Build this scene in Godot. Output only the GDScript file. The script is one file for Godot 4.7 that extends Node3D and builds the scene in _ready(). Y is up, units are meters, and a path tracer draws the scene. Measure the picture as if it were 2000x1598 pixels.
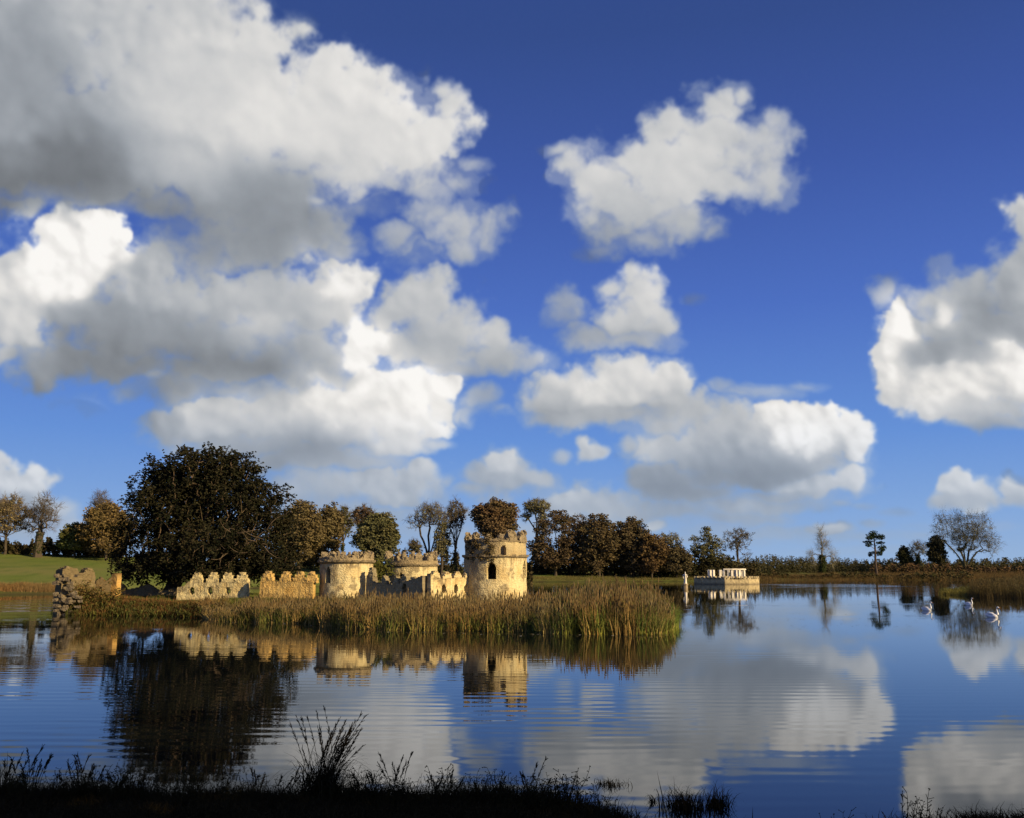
extends Node3D
# A lake with a ruined toy fort on a reedy island, autumn trees behind. Metres, y up; the camera stands on the near bank at x = z = 0.

const F := 1800.0          # focal length in photograph pixels (2000 wide)
const PITCH := 0.17384     # camera tilts up 9.96 degrees
const EYE := 2.8           # eye height over the water
const SUN_AZ := 55.0       # degrees right of straight behind the camera
const SUN_EL := 23.0

var rng := RandomNumberGenerator.new()
var nz := FastNoiseLite.new()
var M := {}
var island_shore := PackedVector2Array()


func _ready() -> void:
	rng.seed = 20
	# ---- camera
	var cam := Camera3D.new()
	cam.name = "camera"
	cam.position = Vector3(0, EYE, 0)
	cam.rotation = Vector3(PITCH, 0, 0)
	cam.fov = rad_to_deg(2.0 * atan(799.0 / F))
	cam.near = 0.1
	cam.far = 6000.0
	add_child(cam)
	cam.current = true
	# ---- sky and exposure
	var e := Environment.new()
	e.background_mode = Environment.BG_SKY
	e.tonemap_mode = Environment.TONE_MAPPER_LINEAR
	e.tonemap_exposure = 1.3
	var pano := PanoramaSkyMaterial.new()
	pano.panorama = ImageTexture.create_from_image(paint_sky())
	e.sky = Sky.new()
	e.sky.sky_material = pano
	e.background_energy_multiplier = 0.74
	e.sdfgi_enabled = true
	e.ssao_enabled = true
	e.ssil_enabled = true
	var we := WorldEnvironment.new()
	we.name = "world_environment"
	we.environment = e
	add_child(we)
	# ---- sun
	var sun := DirectionalLight3D.new()
	sun.name = "sun"
	sun.light_energy = 1.6
	sun.light_color = Color(1.0, 0.88, 0.67)
	sun.light_angular_distance = 0.5
	sun.shadow_enabled = true
	sun.rotation_degrees = Vector3(-SUN_EL, SUN_AZ, 0)
	add_child(sun)
	# ---- the place
	setup()
	build_land()
	build_water()
	build_fort()
	build_yew()
	build_trees()
	build_far_woods()
	build_reeds()
	build_lake_things()
	float_leaves()
	build_swans()
	build_foreground()


# ------------------------------------------------------------------ places
func ray(px: float, py: float) -> Vector3:
	var x := (px - 1000.0) / F
	var y := (799.0 - py) / F
	var cz := cos(PITCH) - y * sin(PITCH)
	return Vector3(x / cz, (y * cos(PITCH) + sin(PITCH)) / cz, -1.0)


func at(px: float, py: float, d: float) -> Vector3:
	return Vector3(0, EYE, 0) + ray(px, py) * d


func level(px: float, py: float, h: float) -> Vector3:
	var r := ray(px, py)
	return Vector3(0, EYE, 0) + r * ((h - EYE) / r.y)


func table(t: Array, x: float) -> float:
	if x <= t[0][0]:
		return t[0][1]
	for k in range(1, t.size()):
		if x <= t[k][0]:
			return lerpf(t[k - 1][1], t[k][1], (x - t[k - 1][0]) / (t[k][0] - t[k - 1][0]))
	return t[-1][1]


# ------------------------------------------------------------------ objects
func numbered(called: String, parent: Node) -> String:
	if not parent.has_node(NodePath(called)):
		return called
	var k := 1
	while parent.has_node(NodePath("%s_%03d" % [called, k])):
		k += 1
	return "%s_%03d" % [called, k]


func put(o: Node3D, called: String, parent: Node = self) -> Node3D:
	o.name = numbered(called, parent)
	parent.add_child(o, true)
	return o


func tag(o: Node3D, label: String, category: String, group := "") -> Node3D:
	o.set_meta("label", label)
	o.set_meta("category", category)
	if group:
		o.set_meta("group", group)
	return o


func thing(called: String, where: Vector3, label: String, category: String, group := "") -> Node3D:
	var o := Node3D.new()
	o.position = where
	put(o, called)
	return tag(o, label, category, group)


func part(mesh: Mesh, called: String, mat: Material, parent: Node = self) -> MeshInstance3D:
	var o := MeshInstance3D.new()
	o.mesh = mesh
	o.material_override = mat
	put(o, called, parent)
	return o


func kind(o: Node3D, k: String, label := "", category := "") -> Node3D:
	o.set_meta("kind", k)
	if label:
		o.set_meta("label", label)
	if category:
		o.set_meta("category", category)
	return o


func scatter(mesh: Mesh, mat: Material, called: String, where: Array, tints: Array, parent: Node = self) -> MultiMeshInstance3D:
	var mm := MultiMesh.new()
	mm.transform_format = MultiMesh.TRANSFORM_3D
	mm.use_colors = true
	mm.mesh = mesh
	mm.instance_count = where.size()
	for k in where.size():
		mm.set_instance_transform(k, where[k])
		mm.set_instance_color(k, tints[k])
	var o := MultiMeshInstance3D.new()
	o.multimesh = mm
	o.material_override = mat
	put(o, called, parent)
	return o


# collects triangles; commit() makes one mesh
class Shape:
	var v := PackedVector3Array()
	var c := PackedColorArray()
	var ix := PackedInt32Array()

	func quad(a: Vector3, b: Vector3, d: Vector3, e: Vector3, col: Color) -> void:
		var n := v.size()
		v.append(a); v.append(b); v.append(d); v.append(e)
		c.append(col); c.append(col); c.append(col); c.append(col)
		ix.append(n); ix.append(n + 1); ix.append(n + 2)
		ix.append(n); ix.append(n + 2); ix.append(n + 3)

	func tri(a: Vector3, b: Vector3, d: Vector3, col: Color) -> void:
		var n := v.size()
		v.append(a); v.append(b); v.append(d)
		c.append(col); c.append(col); c.append(col)
		ix.append(n); ix.append(n + 1); ix.append(n + 2)

	# a ring-swept tube through points with radii
	func tube(p: PackedVector3Array, r: PackedFloat32Array, sides: int, col: Color, col_end := Color(-1, 0, 0), squash := Vector2.ONE, capped := true) -> void:
		var first := v.size()
		var n := p.size()
		for k in n:
			var t := (p[mini(k + 1, n - 1)] - p[maxi(k - 1, 0)]).normalized()
			var ref := Vector3.UP if absf(t.y) < 0.9 else Vector3.RIGHT
			var a := ref.cross(t).normalized() * squash.x
			var b := t.cross(a).normalized() * squash.y
			var cc := col if col_end.r < 0.0 else col.lerp(col_end, float(k) / maxf(1.0, n - 1))
			for s in sides:
				var w := TAU * s / sides
				v.append(p[k] + (a * cos(w) + b * sin(w)) * r[k])
				c.append(cc)
		for k in n - 1:
			for s in sides:
				var i0 := first + k * sides + s
				var i1 := first + k * sides + (s + 1) % sides
				ix.append(i0); ix.append(i1); ix.append(i1 + sides)
				ix.append(i0); ix.append(i1 + sides); ix.append(i0 + sides)
		if capped:
			for cap in 2:
				var ring: int = first + (n - 1) * sides * cap
				for s in range(1, sides - 1):
					ix.append(ring); ix.append(ring + s); ix.append(ring + s + 1)

	# one grass or reed blade: a tapering strip that bends over
	func blade(p: Vector3, dir: Vector3, side: Vector3, length: float, width: float, droop: float, segs: int, c0: Color, c1: Color) -> void:
		var q := p
		var d := dir
		var first := v.size()
		for k in segs + 1:
			var f := float(k) / segs
			var w := width * (1.0 - f * f * 0.92) * 0.5
			v.append(q - side * w); v.append(q + side * w)
			var cc := c0.lerp(c1, f)
			c.append(cc); c.append(cc)
			q += d * (length / segs)
			d = (d + Vector3(dir.x * 0.9, -droop, dir.z * 0.9) * (f * 1.2 + 0.1)).normalized()
		for k in segs:
			var i := first + k * 2
			ix.append(i); ix.append(i + 1); ix.append(i + 3)
			ix.append(i); ix.append(i + 3); ix.append(i + 2)

	func commit(smooth := false) -> ArrayMesh:
		var arr := []
		arr.resize(Mesh.ARRAY_MAX)
		arr[Mesh.ARRAY_VERTEX] = v
		arr[Mesh.ARRAY_COLOR] = c
		arr[Mesh.ARRAY_INDEX] = ix
		if smooth:
			var nn := PackedVector3Array()
			nn.resize(v.size())
			for k in range(0, ix.size(), 3):
				var a := ix[k]
				var b := ix[k + 1]
				var d := ix[k + 2]
				var f := (v[d] - v[a]).cross(v[b] - v[a])
				nn[a] += f; nn[b] += f; nn[d] += f
			for k in nn.size():
				nn[k] = nn[k].normalized() if nn[k].length_squared() > 0.0 else Vector3.UP
			arr[Mesh.ARRAY_NORMAL] = nn
		var m := ArrayMesh.new()
		m.add_surface_from_arrays(Mesh.PRIMITIVE_TRIANGLES, arr)
		return m


func rv() -> Vector3:
	var z := rng.randf_range(-1, 1)
	var a := rng.randf() * TAU
	var r := sqrt(1.0 - z * z)
	return Vector3(r * cos(a), z, r * sin(a))


func setup() -> void:
	nz.noise_type = FastNoiseLite.TYPE_SIMPLEX_SMOOTH
	nz.seed = 5
	nz.frequency = 1.0
	nz.fractal_octaves = 3
	var grain := FastNoiseLite.new()
	grain.seed = 9
	grain.frequency = 0.02
	grain.fractal_octaves = 5
	var gt := ImageTexture.create_from_image(grain.get_seamless_image(512, 512))
	for k in ["stone", "bark", "leaf", "reed", "earth", "dry", "feather", "beak"]:
		var m := StandardMaterial3D.new()
		m.resource_name = k
		m.vertex_color_use_as_albedo = true
		m.roughness = 0.95
		m.metallic_specular = 0.15
		m.cull_mode = BaseMaterial3D.CULL_DISABLED
		M[k] = m
	for k in ["stone", "earth", "bark"]:
		M[k].heightmap_enabled = true
		M[k].heightmap_texture = gt
		M[k].heightmap_scale = 5.0 if k == "stone" else 8.0
		M[k].uv1_triplanar = true
		M[k].uv1_world_triplanar = true
		M[k].uv1_scale = Vector3.ONE * (0.8 if k == "stone" else 0.35)
	M.reed.backlight_enabled = true
	M.reed.backlight = Color(0.45, 0.45, 0.45)
	M.leaf.backlight_enabled = true
	M.leaf.backlight = Color(0.25, 0.25, 0.25)
	M.feather.roughness = 0.6


# ------------------------------------------------------------------ sky: clear air and cumulus, as a panorama
# a puff: [x, y, half width, half height, tone, edge density, bumpiness]
func view_puffs() -> Array:
	var a := []
	# horizon haze banks
	a += [[640, 960, 120, 38, .74, 2.2, .5], [760, 945, 110, 40, .76, 3, .8], [820, 915, 34, 18, .8, 3, .8], [720, 1000, 190, 30, .7, 1.2, .3], [600, 1000, 120, 30, .68, 1.2, .3]]
	a += [[1150, 985, 90, 36, .74, 3, .7], [1110, 975, 40, 24, .8, 3, .8], [1210, 1000, 110, 30, .72, 2.5, .6], [1320, 1000, 130, 28, .66, 1.6, .4], [1280, 1028, 26, 14, .86, 4, .7], [1440, 1010, 130, 18, .66, 1.4, .4], [1520, 1035, 70, 13, .64, .9, .3], [1060, 1040, 200, 22, .76, .7, .2], [850, 1040, 160, 26, .74, .8, .2]]
	a += [[1000, 938, 82, 36, .72, 3, .7], [990, 905, 30, 28, .82, 4, .9], [1050, 935, 36, 24, .74, 3, .7], [930, 955, 50, 14, .72, 1.6, .4]]
	a += [[1150, 885, 28, 22, .8, 3, .8], [1140, 868, 14, 16, .82, 3, .8], [1095, 890, 20, 14, .78, 1.6, .5]]
	a += [[1622, 1033, 40, 13, .9, 4, .6], [1590, 1036, 30, 10, .72, 1.6, .3], [1700, 1022, 26, 10, .68, .8, .3], [1750, 1000, 40, 10, .66, .5, .3], [1690, 990, 34, 8, .66, .5, .3], [1800, 1045, 30, 8, .7, .6, .3], [1640, 985, 26, 8, .62, .5, .3]]
	a += [[0, 930, 60, 38, .84, 4, .9], [45, 955, 60, 40, .88, 4, .9], [70, 985, 70, 30, .84, 2.6, .6], [20, 985, 90, 34, .68, 3, .5], [115, 995, 50, 22, .8, 1.8, .5], [70, 1030, 150, 34, .74, 1.1, .3]]
	a += [[1480, 1040, 200, 18, .7, .7, .3], [1130, 1020, 120, 26, .78, 1.2, .4], [1380, 1055, 160, 14, .74, .6, .2], [560, 1030, 130, 20, .76, .8, .3], [930, 1000, 90, 18, .74, .7, .3], [1700, 1050, 180, 12, .7, .4, .2], [1900, 1030, 120, 12, .7, .4, .2], [1740, 1075, 200, 10, .72, .35, .2], [250, 1010, 90, 16, .72, .5, .3]]
	# a long bank on the right, then the small ones
	a += [[1345, 955, 110, 24, .76, 2.4, .6], [1460, 985, 170, 22, .7, 2.2, .5], [1450, 995, 70, 14, .82, 2, .5]]
	a += [[1520, 835, 56, 46, .92, 5, 1.0], [1600, 832, 50, 48, .95, 5, 1.0], [1655, 862, 52, 52, .92, 4, 1.0], [1560, 870, 100, 50, .88, 5, 1.0], [1430, 850, 90, 44, .78, 3.5, .7], [1330, 880, 120, 40, .8, 3.5, .7], [1280, 880, 60, 30, .84, 3, .7], [1225, 872, 26, 20, .76, 1.8, .5], [1370, 815, 100, 42, .78, 3, .5], [1300, 835, 90, 38, .76, 3, .5], [1450, 895, 190, 38, .68, 4, .5], [1560, 912, 110, 28, .62, 3.5, .4], [1300, 940, 85, 34, .62, 4, .6], [1350, 960, 120, 24, .58, 3, .4], [1460, 930, 170, 26, .6, 3.5, .4], [1600, 952, 100, 26, .84, 3.5, .7], [1660, 935, 46, 30, .88, 3.5, .8], [1520, 968, 90, 14, .7, 2, .4], [1540, 850, 40, 26, .96, 3, 1.0], [1590, 860, 34, 40, .97, 2, 1.0]]
	a += [[1410, 755, 36, 16, .7, 1.0, .4], [1480, 765, 90, 17, .68, 1.0, .4], [1400, 790, 50, 22, .7, .6, .4], [1580, 755, 50, 12, .68, .4, .3]]
	a += [[1130, 775, 110, 52, .84, 4, .7], [1080, 785, 70, 34, .78, 3.2, .6], [1225, 765, 100, 54, .86, 4, .7], [1305, 752, 44, 48, .86, 4, .8], [1300, 800, 60, 40, .76, 3, .6], [1160, 755, 40, 28, .9, 2, .8], [1190, 812, 140, 24, .66, 3, .3], [1080, 812, 60, 20, .64, 2.4, .3]]
	a += [[1860, 955, 34, 32, .86, 5, .9], [1900, 970, 56, 27, .86, 4, .8], [1835, 972, 26, 18, .72, 3, .5], [1880, 980, 60, 15, .72, 3, .4], [1985, 958, 36, 28, .84, 4, .8], [1975, 978, 40, 14, .74, 3, .4]]
	# small pair
	a += [[1245, 575, 52, 50, .84, 2.6, .7], [1240, 628, 78, 46, .84, 3.4, .6], [1290, 640, 46, 34, .84, 2.6, .6], [1195, 560, 22, 22, .8, 2, .6], [1112, 600, 40, 38, .72, 1.5, .4], [1100, 620, 40, 24, .68, 1.0, .4], [1160, 665, 66, 34, .7, 2, .3], [1240, 665, 90, 24, .7, 2, .3], [1355, 582, 26, 14, .7, .5, .4]]
	# right middle cloud
	a += [[1412, 205, 56, 48, .82, 2.8, .6], [1450, 180, 26, 22, .8, 2, .6], [1315, 245, 66, 50, .82, 3.2, .6], [1380, 260, 90, 70, .84, 4.5, .4], [1260, 305, 90, 56, .84, 4, .4], [1180, 345, 76, 56, .86, 4, .5], [1120, 330, 40, 44, .84, 2.4, .5], [1090, 292, 36, 16, .78, 1.6, .4], [1340, 330, 110, 66, .86, 5, .3], [1470, 290, 66, 60, .8, 2.6, .5], [1505, 250, 34, 38, .78, 1.8, .5], [1500, 350, 54, 52, .78, 2.4, .5], [1440, 360, 70, 40, .82, 3, .4], [1250, 400, 110, 56, .8, 3.6, .3], [1310, 435, 66, 48, .74, 2.2, .4], [1200, 450, 66, 46, .68, 1.5, .4], [1180, 490, 50, 22, .64, .8, .4], [1385, 455, 26, 22, .7, .6, .4], [1260, 470, 60, 26, .68, 1.2, .3]]
	# right edge cloud
	a += [[2010, 440, 50, 46, .86, 4, .8], [2080, 520, 140, 110, .8, 6, .4], [1980, 540, 70, 60, .74, 4, .5], [1900, 570, 84, 60, .7, 3, .5], [1840, 610, 60, 50, .7, 2.6, .5], [1735, 580, 32, 38, .7, 1.6, .4], [1770, 630, 30, 36, .97, 5, 1.0], [1748, 690, 42, 60, .95, 5, 1.0], [1950, 630, 110, 60, .6, 5, .3], [1850, 650, 80, 50, .6, 4, .4], [1840, 620, 26, 28, .95, 1.6, 1.0], [1975, 730, 110, 70, .98, 6, .8], [1880, 740, 90, 62, .9, 5, .9], [1800, 750, 60, 56, .88, 4, .9], [1860, 690, 110, 34, .6, 4, .4], [1820, 785, 56, 42, .93, 3.5, .9], [1930, 800, 110, 34, .78, 4, .5], [1950, 822, 110, 18, .66, 2, .3], [2120, 740, 120, 100, .9, 6, .6]]
	# middle left: bright tower, grey front
	a += [[60, 560, 90, 76, .9, 6, 1.0], [20, 520, 34, 36, .86, 4, .8], [170, 445, 70, 44, .93, 6, 1.2], [205, 480, 46, 44, .97, 5, 1.2], [150, 500, 80, 60, 1.0, 6, .9], [215, 520, 60, 40, 1.0, 4, .9], [90, 600, 110, 70, .93, 5, .9], [30, 640, 70, 60, .84, 4, .6], [10, 690, 40, 26, .86, 3, .6], [150, 560, 70, 50, .97, 3, .8]]
	a += [[300, 600, 130, 96, .66, 5, .5], [280, 545, 54, 42, .76, 3, .7], [220, 640, 120, 70, .62, 4, .4], [480, 590, 190, 80, .78, 5, .5], [620, 570, 100, 66, .84, 4, .7], [680, 560, 46, 46, .94, 3, .9], [690, 610, 44, 60, .82, 3, .7], [560, 610, 160, 70, .76, 4, .4], [500, 655, 150, 40, .88, 2.6, .3], [340, 660, 170, 66, .62, 3, .3], [600, 690, 130, 50, .68, 3, .4], [120, 700, 130, 50, .56, 4, .3], [230, 715, 160, 40, .55, 3, .3], [460, 722, 190, 42, .56, 4, .3], [360, 760, 110, 34, .56, 2, .4], [480, 765, 110, 28, .56, 2, .4], [300, 735, 26, 14, .86, 1.6, .6], [240, 770, 30, 20, .7, .6, .4], [160, 788, 50, 22, .62, .28, .3]]
	a += [[730, 660, 50, 44, 1.0, 5, .9], [710, 690, 40, 34, .98, 3, .9]]
	a += [[845, 585, 56, 46, .78, 3, .7], [790, 600, 60, 54, .78, 3.4, .6], [880, 640, 100, 70, .78, 4, .5], [960, 660, 50, 46, .8, 2.6, .6], [830, 690, 90, 56, .74, 4, .4], [950, 700, 84, 40, .74, 3, .4], [1030, 705, 60, 26, .72, 1.0, .4], [880, 722, 130, 22, .68, 2, .3]]
	a += [[790, 765, 100, 44, 1.0, 6, .9], [850, 770, 46, 40, .97, 4, .9], [730, 740, 60, 34, 1.0, 5, .9], [640, 735, 80, 34, .72, 3, .5]]
	a += [[940, 785, 44, 30, .76, 1.5, .4], [905, 810, 30, 22, .72, .8, .4], [985, 800, 30, 18, .7, .4, .3]]
	a += [[560, 800, 140, 50, .78, 5, .6], [390, 825, 96, 46, .84, 4, .8], [320, 830, 46, 36, .68, 3, .6], [460, 830, 110, 44, .82, 4, .6], [680, 810, 120, 66, .92, 5, .8], [800, 815, 80, 60, .97, 5, .8], [620, 850, 160, 46, .84, 4, .4], [760, 865, 100, 34, .9, 3, .5], [866, 800, 30, 30, .92, 3, .7], [480, 870, 160, 30, .66, 3, .3], [620, 893, 140, 30, .56, 4, .3], [540, 905, 110, 24, .54, 3, .3], [700, 900, 100, 20, .62, 2, .3], [850, 868, 40, 14, .8, 1.2, .4], [730, 795, 36, 26, .86, 1.2, .8]]
	# the great cloud, top left
	a += [[-160, 180, 300, 220, .7, 6, .3], [60, 40, 200, 130, .72, 4, .6], [230, -20, 200, 120, .78, 4, .6], [360, 20, 140, 100, .8, 3.4, .6], [20, 110, 150, 90, .66, 4, .4], [420, 40, 60, 60, .82, 2.4, .6], [100, 240, 280, 170, .64, 6, .3], [330, 130, 180, 130, .8, 5, .4], [450, 120, 100, 96, .86, 5, .6], [520, 150, 50, 50, .86, 3.6, .7], [420, 230, 200, 130, .84, 6, .3], [625, 150, 60, 50, .82, 4, .7], [690, 170, 56, 46, .84, 4, .7], [600, 220, 140, 100, .9, 6, .4], [740, 240, 120, 88, .9, 6, .5], [790, 210, 60, 50, .9, 4, .6], [850, 265, 66, 70, .9, 5, .5], [872, 200, 34, 46, .86, 3.4, .5], [860, 172, 22, 24, .84, 2.4, .5], [640, 290, 190, 76, .88, 5, .25], [250, 330, 240, 80, .6, 5, .2], [430, 340, 190, 70, .76, 5, .2], [700, 340, 110, 40, .82, 3, .3], [60, 330, 200, 56, .5, 4, .2], [520, 400, 170, 70, .64, 4, .25], [520, 460, 140, 66, .6, 4, .3], [640, 440, 56, 70, .66, 2.4, .4], [660, 490, 50, 26, .7, 1.4, .4], [400, 480, 110, 60, .64, 1.6, .3], [320, 400, 110, 34, .56, 2, .2], [130, 370, 150, 24, .54, 1.6, .2], [620, 393, 28, 14, .86, 1.8, .6], [925, 318, 34, 16, .8, 1.3, .4], [900, 350, 50, 30, .76, 1.2, .4], [840, 360, 56, 50, .8, 1.8, .4]]
	a += [[880, 440, 60, 66, .8, 2.2, .4], [840, 420, 44, 70, .78, 1.6, .4], [900, 490, 46, 34, .76, 1.6, .4], [945, 450, 44, 44, .76, 1.3, .5], [765, 465, 44, 30, .74, 1.8, .5], [800, 500, 60, 30, .7, .5, .3], [985, 430, 26, 30, .7, .5, .4], [740, 400, 60, 26, .72, .35, .3]]
	return a


func sky_color(el: float) -> Color:  # clear air by elevation in degrees, sRGB
	var keys := [[-1.0, Color8(158, 188, 226)], [1.0, Color8(150, 180, 219)], [3.5, Color8(133, 170, 222)], [8.0, Color8(104, 148, 218)], [16.0, Color8(79, 114, 196)], [24.0, Color8(64, 92, 168)], [32.0, Color8(54, 79, 142)], [50.0, Color8(46, 68, 128)], [90.0, Color8(38, 57, 112)]]
	for k in range(1, keys.size()):
		if el <= keys[k][0]:
			return keys[k - 1][1].lerp(keys[k][1], clampf((el - keys[k - 1][0]) / (keys[k][0] - keys[k - 1][0]), 0, 1))
	return keys[-1][1]


func fbm(sd: int, period: float, octaves: int, type := FastNoiseLite.TYPE_SIMPLEX_SMOOTH) -> FastNoiseLite:
	var f := FastNoiseLite.new()
	f.noise_type = type
	f.seed = sd
	f.frequency = 1.0 / period
	f.fractal_octaves = octaves
	f.fractal_gain = 0.5
	return f


# columns i0.. and rows j0.. of a panorama of full x full/2 pixels
func sky_patch(i0: int, j0: int, w: int, h: int, full: int, puffs: Array, flat: bool) -> Image:
	var n := w * h
	var X := PackedFloat32Array(); X.resize(n)
	var Y := PackedFloat32Array(); Y.resize(n)
	var U := PackedFloat32Array(); U.resize(n)
	var V := PackedFloat32Array(); V.resize(n)
	var U2 := PackedFloat32Array(); U2.resize(n)
	var V2 := PackedFloat32Array(); V2.resize(n)
	var cover := PackedFloat32Array(); cover.resize(n)
	var tone := PackedFloat32Array(); tone.resize(n)
	var bump := PackedFloat32Array(); bump.resize(n)
	var high := PackedFloat32Array(); high.resize(n)
	var field := PackedFloat32Array(); field.resize(n)
	field.fill(-1.0)
	var blur := PackedFloat32Array(); blur.resize(n)
	var most := PackedFloat32Array(); most.resize(n)
	var tear := PackedFloat32Array(); tear.resize(n)
	var a := fbm(1, 210, 6)
	var b := fbm(2, 210, 6)
	var a2 := fbm(3, 64, 4)
	var b2 := fbm(4, 64, 4)
	var cp := cos(PITCH)
	var sp := sin(PITCH)
	var step := TAU / full
	for j in h:
		var el := PI * 0.5 - (j0 + j + 0.5) * step
		var ce := cos(el)
		var se := sin(el)
		for i in w:
			var k := j * w + i
			var az := (i0 + i + 0.5) * step - PI
			var x: float
			var y: float
			if flat:
				x = 1000.0 + F * az
				y = 1115.0 - F * el
			else:
				var fz := cos(az) * ce
				var cz := se * sp + fz * cp
				x = 1000.0 + F * sin(az) * ce / cz
				y = 799.0 - F * (se * cp - fz * sp) / cz
			X[k] = x
			Y[k] = y
			U[k] = a.get_noise_2d(x, y)
			V[k] = b.get_noise_2d(x, y)
			U2[k] = a2.get_noise_2d(x, y)
			V2[k] = b2.get_noise_2d(x, y)
	for p in puffs:
		var px: float = p[0]
		var py: float = p[1]
		var rx: float = p[2] * 1.2
		var ry: float = p[3] * 1.2
		var s: float = p[4]
		var dense: float = p[5]
		var bp: float = p[6]
		var lo := Vector2(1e9, 1e9)
		var hi := Vector2(-1e9, -1e9)
		for c in 9:
			var cx := px + (c % 3 - 1) * rx * 1.6
			var cy := py + (c / 3 - 1) * ry * 1.6
			var ij: Vector2
			if flat:
				ij = Vector2(((cx - 1000.0) / F + PI) / step, (PI * 0.5 - (1115.0 - cy) / F) / step)
			else:
				var r := ray(cx, cy)
				ij = Vector2((atan2(r.x, 1.0) + PI) / step, (PI * 0.5 - atan2(r.y, Vector2(r.x, 1).length())) / step)
			lo = lo.min(ij)
			hi = hi.max(ij)
		var rm := minf(rx, ry)
		var m1 := rm * 0.7
		var thickest := 1.0 - exp(-dense * 1.5)
		var torn := clampf(rm / 55.0, 0.22, 1.0) * (1.0 + (1.0 - thickest) * 1.2)
		var edge := clampf(lerpf(1.5, 0.82, clampf(dense / 5.5, 0.0, 1.0)) - clampf(bp - 0.5, 0.0, 0.5) * 0.8, 0.26, 1.5)
		var m2 := minf(rm * 0.42, 22.0)
		for j in range(maxi(0, int(lo.y) - j0), mini(h, int(hi.y) - j0 + 2)):
			for i in range(maxi(0, int(lo.x) - i0), mini(w, int(hi.x) - i0 + 2)):
				var k := j * w + i
				var ex := (X[k] + U[k] * m1 + U2[k] * m2 - px) / rx
				var ey := (Y[k] + V[k] * m1 + V2[k] * m2 - py) / ry
				var q := 1.0 - ex * ex - ey * ey
				if q > -0.75:  # how deep inside any puff, joined smoothly
					var qq := q - (1.0 - thickest) * 0.55
					var f := field[k]
					var hh := clampf(0.5 + (qq - f) / 0.5, 0.0, 1.0)
					field[k] = lerpf(f, qq, hh) + 0.25 * hh * (1.0 - hh) * 0.5
					blur[k] += (edge - blur[k]) * hh
					tear[k] += (torn - tear[k]) * hh
					most[k] = maxf(most[k], thickest * clampf((q + 0.75) / 0.75, 0.0, 1.0))
				if q > 0.0:
					var al := 1.0 - exp(-dense * q * (clampf(bp - 0.55, 0.0, 0.35) + q) * 1.1)
					cover[k] = 1.0 - (1.0 - cover[k]) * (1.0 - al)
					var ws := al * minf(1.0, q * 1.6 + 0.08)
					if cover[k] < al + 0.05:
						ws = maxf(ws, al)
					tone[k] += (s - tone[k]) * (ws if tone[k] > 0.0 else 1.0)
					bump[k] += (bp - bump[k]) * ws
					high[k] = maxf(high[k], ry * sqrt(q)) if bp > 0.35 else lerpf(high[k], ry * sqrt(q), ws * 0.6)
	# cauliflower relief, then sunlight from the right, above and in front
	var cell := fbm(7, 46, 3, FastNoiseLite.TYPE_CELLULAR)
	cell.cellular_return_type = FastNoiseLite.RETURN_DISTANCE
	cell.fractal_gain = 0.5
	var soft := fbm(8, 150, 3)
	var wisp := fbm(11, 130, 7)
	wisp.fractal_gain = 0.56
	var curl := fbm(12, 34, 3, FastNoiseLite.TYPE_CELLULAR)
	curl.cellular_return_type = FastNoiseLite.RETURN_DISTANCE
	# tones run into one another as in mist: blend each with its neighbourhood
	var mixed := PackedFloat32Array()
	mixed.resize(n * 4)
	for k in n:
		mixed[k * 4] = tone[k] * cover[k]
		mixed[k * 4 + 1] = cover[k]
		mixed[k * 4 + 2] = high[k]
		mixed[k * 4 + 3] = bump[k] * cover[k]
	var im := Image.create_from_data(w, h, false, Image.FORMAT_RGBAF, mixed.to_byte_array())
	im.resize(w / 8, h / 8, Image.INTERPOLATE_BILINEAR if flat else Image.INTERPOLATE_TRILINEAR)
	var wide: Image = im.duplicate()
	im.resize(w, h, Image.INTERPOLATE_CUBIC)
	mixed = im.get_data().to_float32_array()
	wide.resize(w / 24, h / 24, Image.INTERPOLATE_BILINEAR)
	wide.resize(w, h, Image.INTERPOLATE_CUBIC)
	var far := wide.get_data().to_float32_array()
	for k in n:
		if field[k] > -0.74:
			var cc := maxf(mixed[k * 4 + 1], 0.02)
			var crisp := clampf(bump[k] - 0.35, 0.0, 0.6)
			var smooth_tone := (clampf(mixed[k * 4] / cc, 0.45, 1.0) if mixed[k * 4 + 1] > 0.02 else clampf(far[k * 4] / maxf(far[k * 4 + 1], 0.004), 0.6, 0.9))
			smooth_tone = lerpf(clampf(far[k * 4] / maxf(far[k * 4 + 1], 0.02), 0.45, 1.0), smooth_tone, minf(1.0, 0.2 + crisp * 1.3))
			tone[k] = lerpf(smooth_tone, tone[k], 0.06 + crisp * 0.75) if cover[k] > 0.02 else smooth_tone
			bump[k] = lerpf(clampf(mixed[k * 4 + 3] / cc, 0.1, 1.2), bump[k], 0.3)
			high[k] = lerpf(mixed[k * 4 + 2], high[k], 0.12)
			var ragged := wisp.get_noise_2d(X[k], Y[k]) * 0.75 * tear[k] * clampf(1.35 - field[k], 0.3, 1.0) - curl.get_noise_2d(X[k] + U2[k] * 24.0, Y[k] + V2[k] * 24.0) * 0.12 * tear[k] + 0.1
			var t := clampf((field[k] + ragged) / blur[k], 0.0, 1.0)
			var veil := smoothstep(-0.45, 0.6, field[k] + wisp.get_noise_2d(X[k] * 0.8 + 500.0, Y[k] * 1.1) * 1.5 * minf(tear[k], 1.0) - 0.12)
			cover[k] = maxf(t * t * (3.0 - 2.0 * t), veil * 0.42) * most[k]
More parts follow.
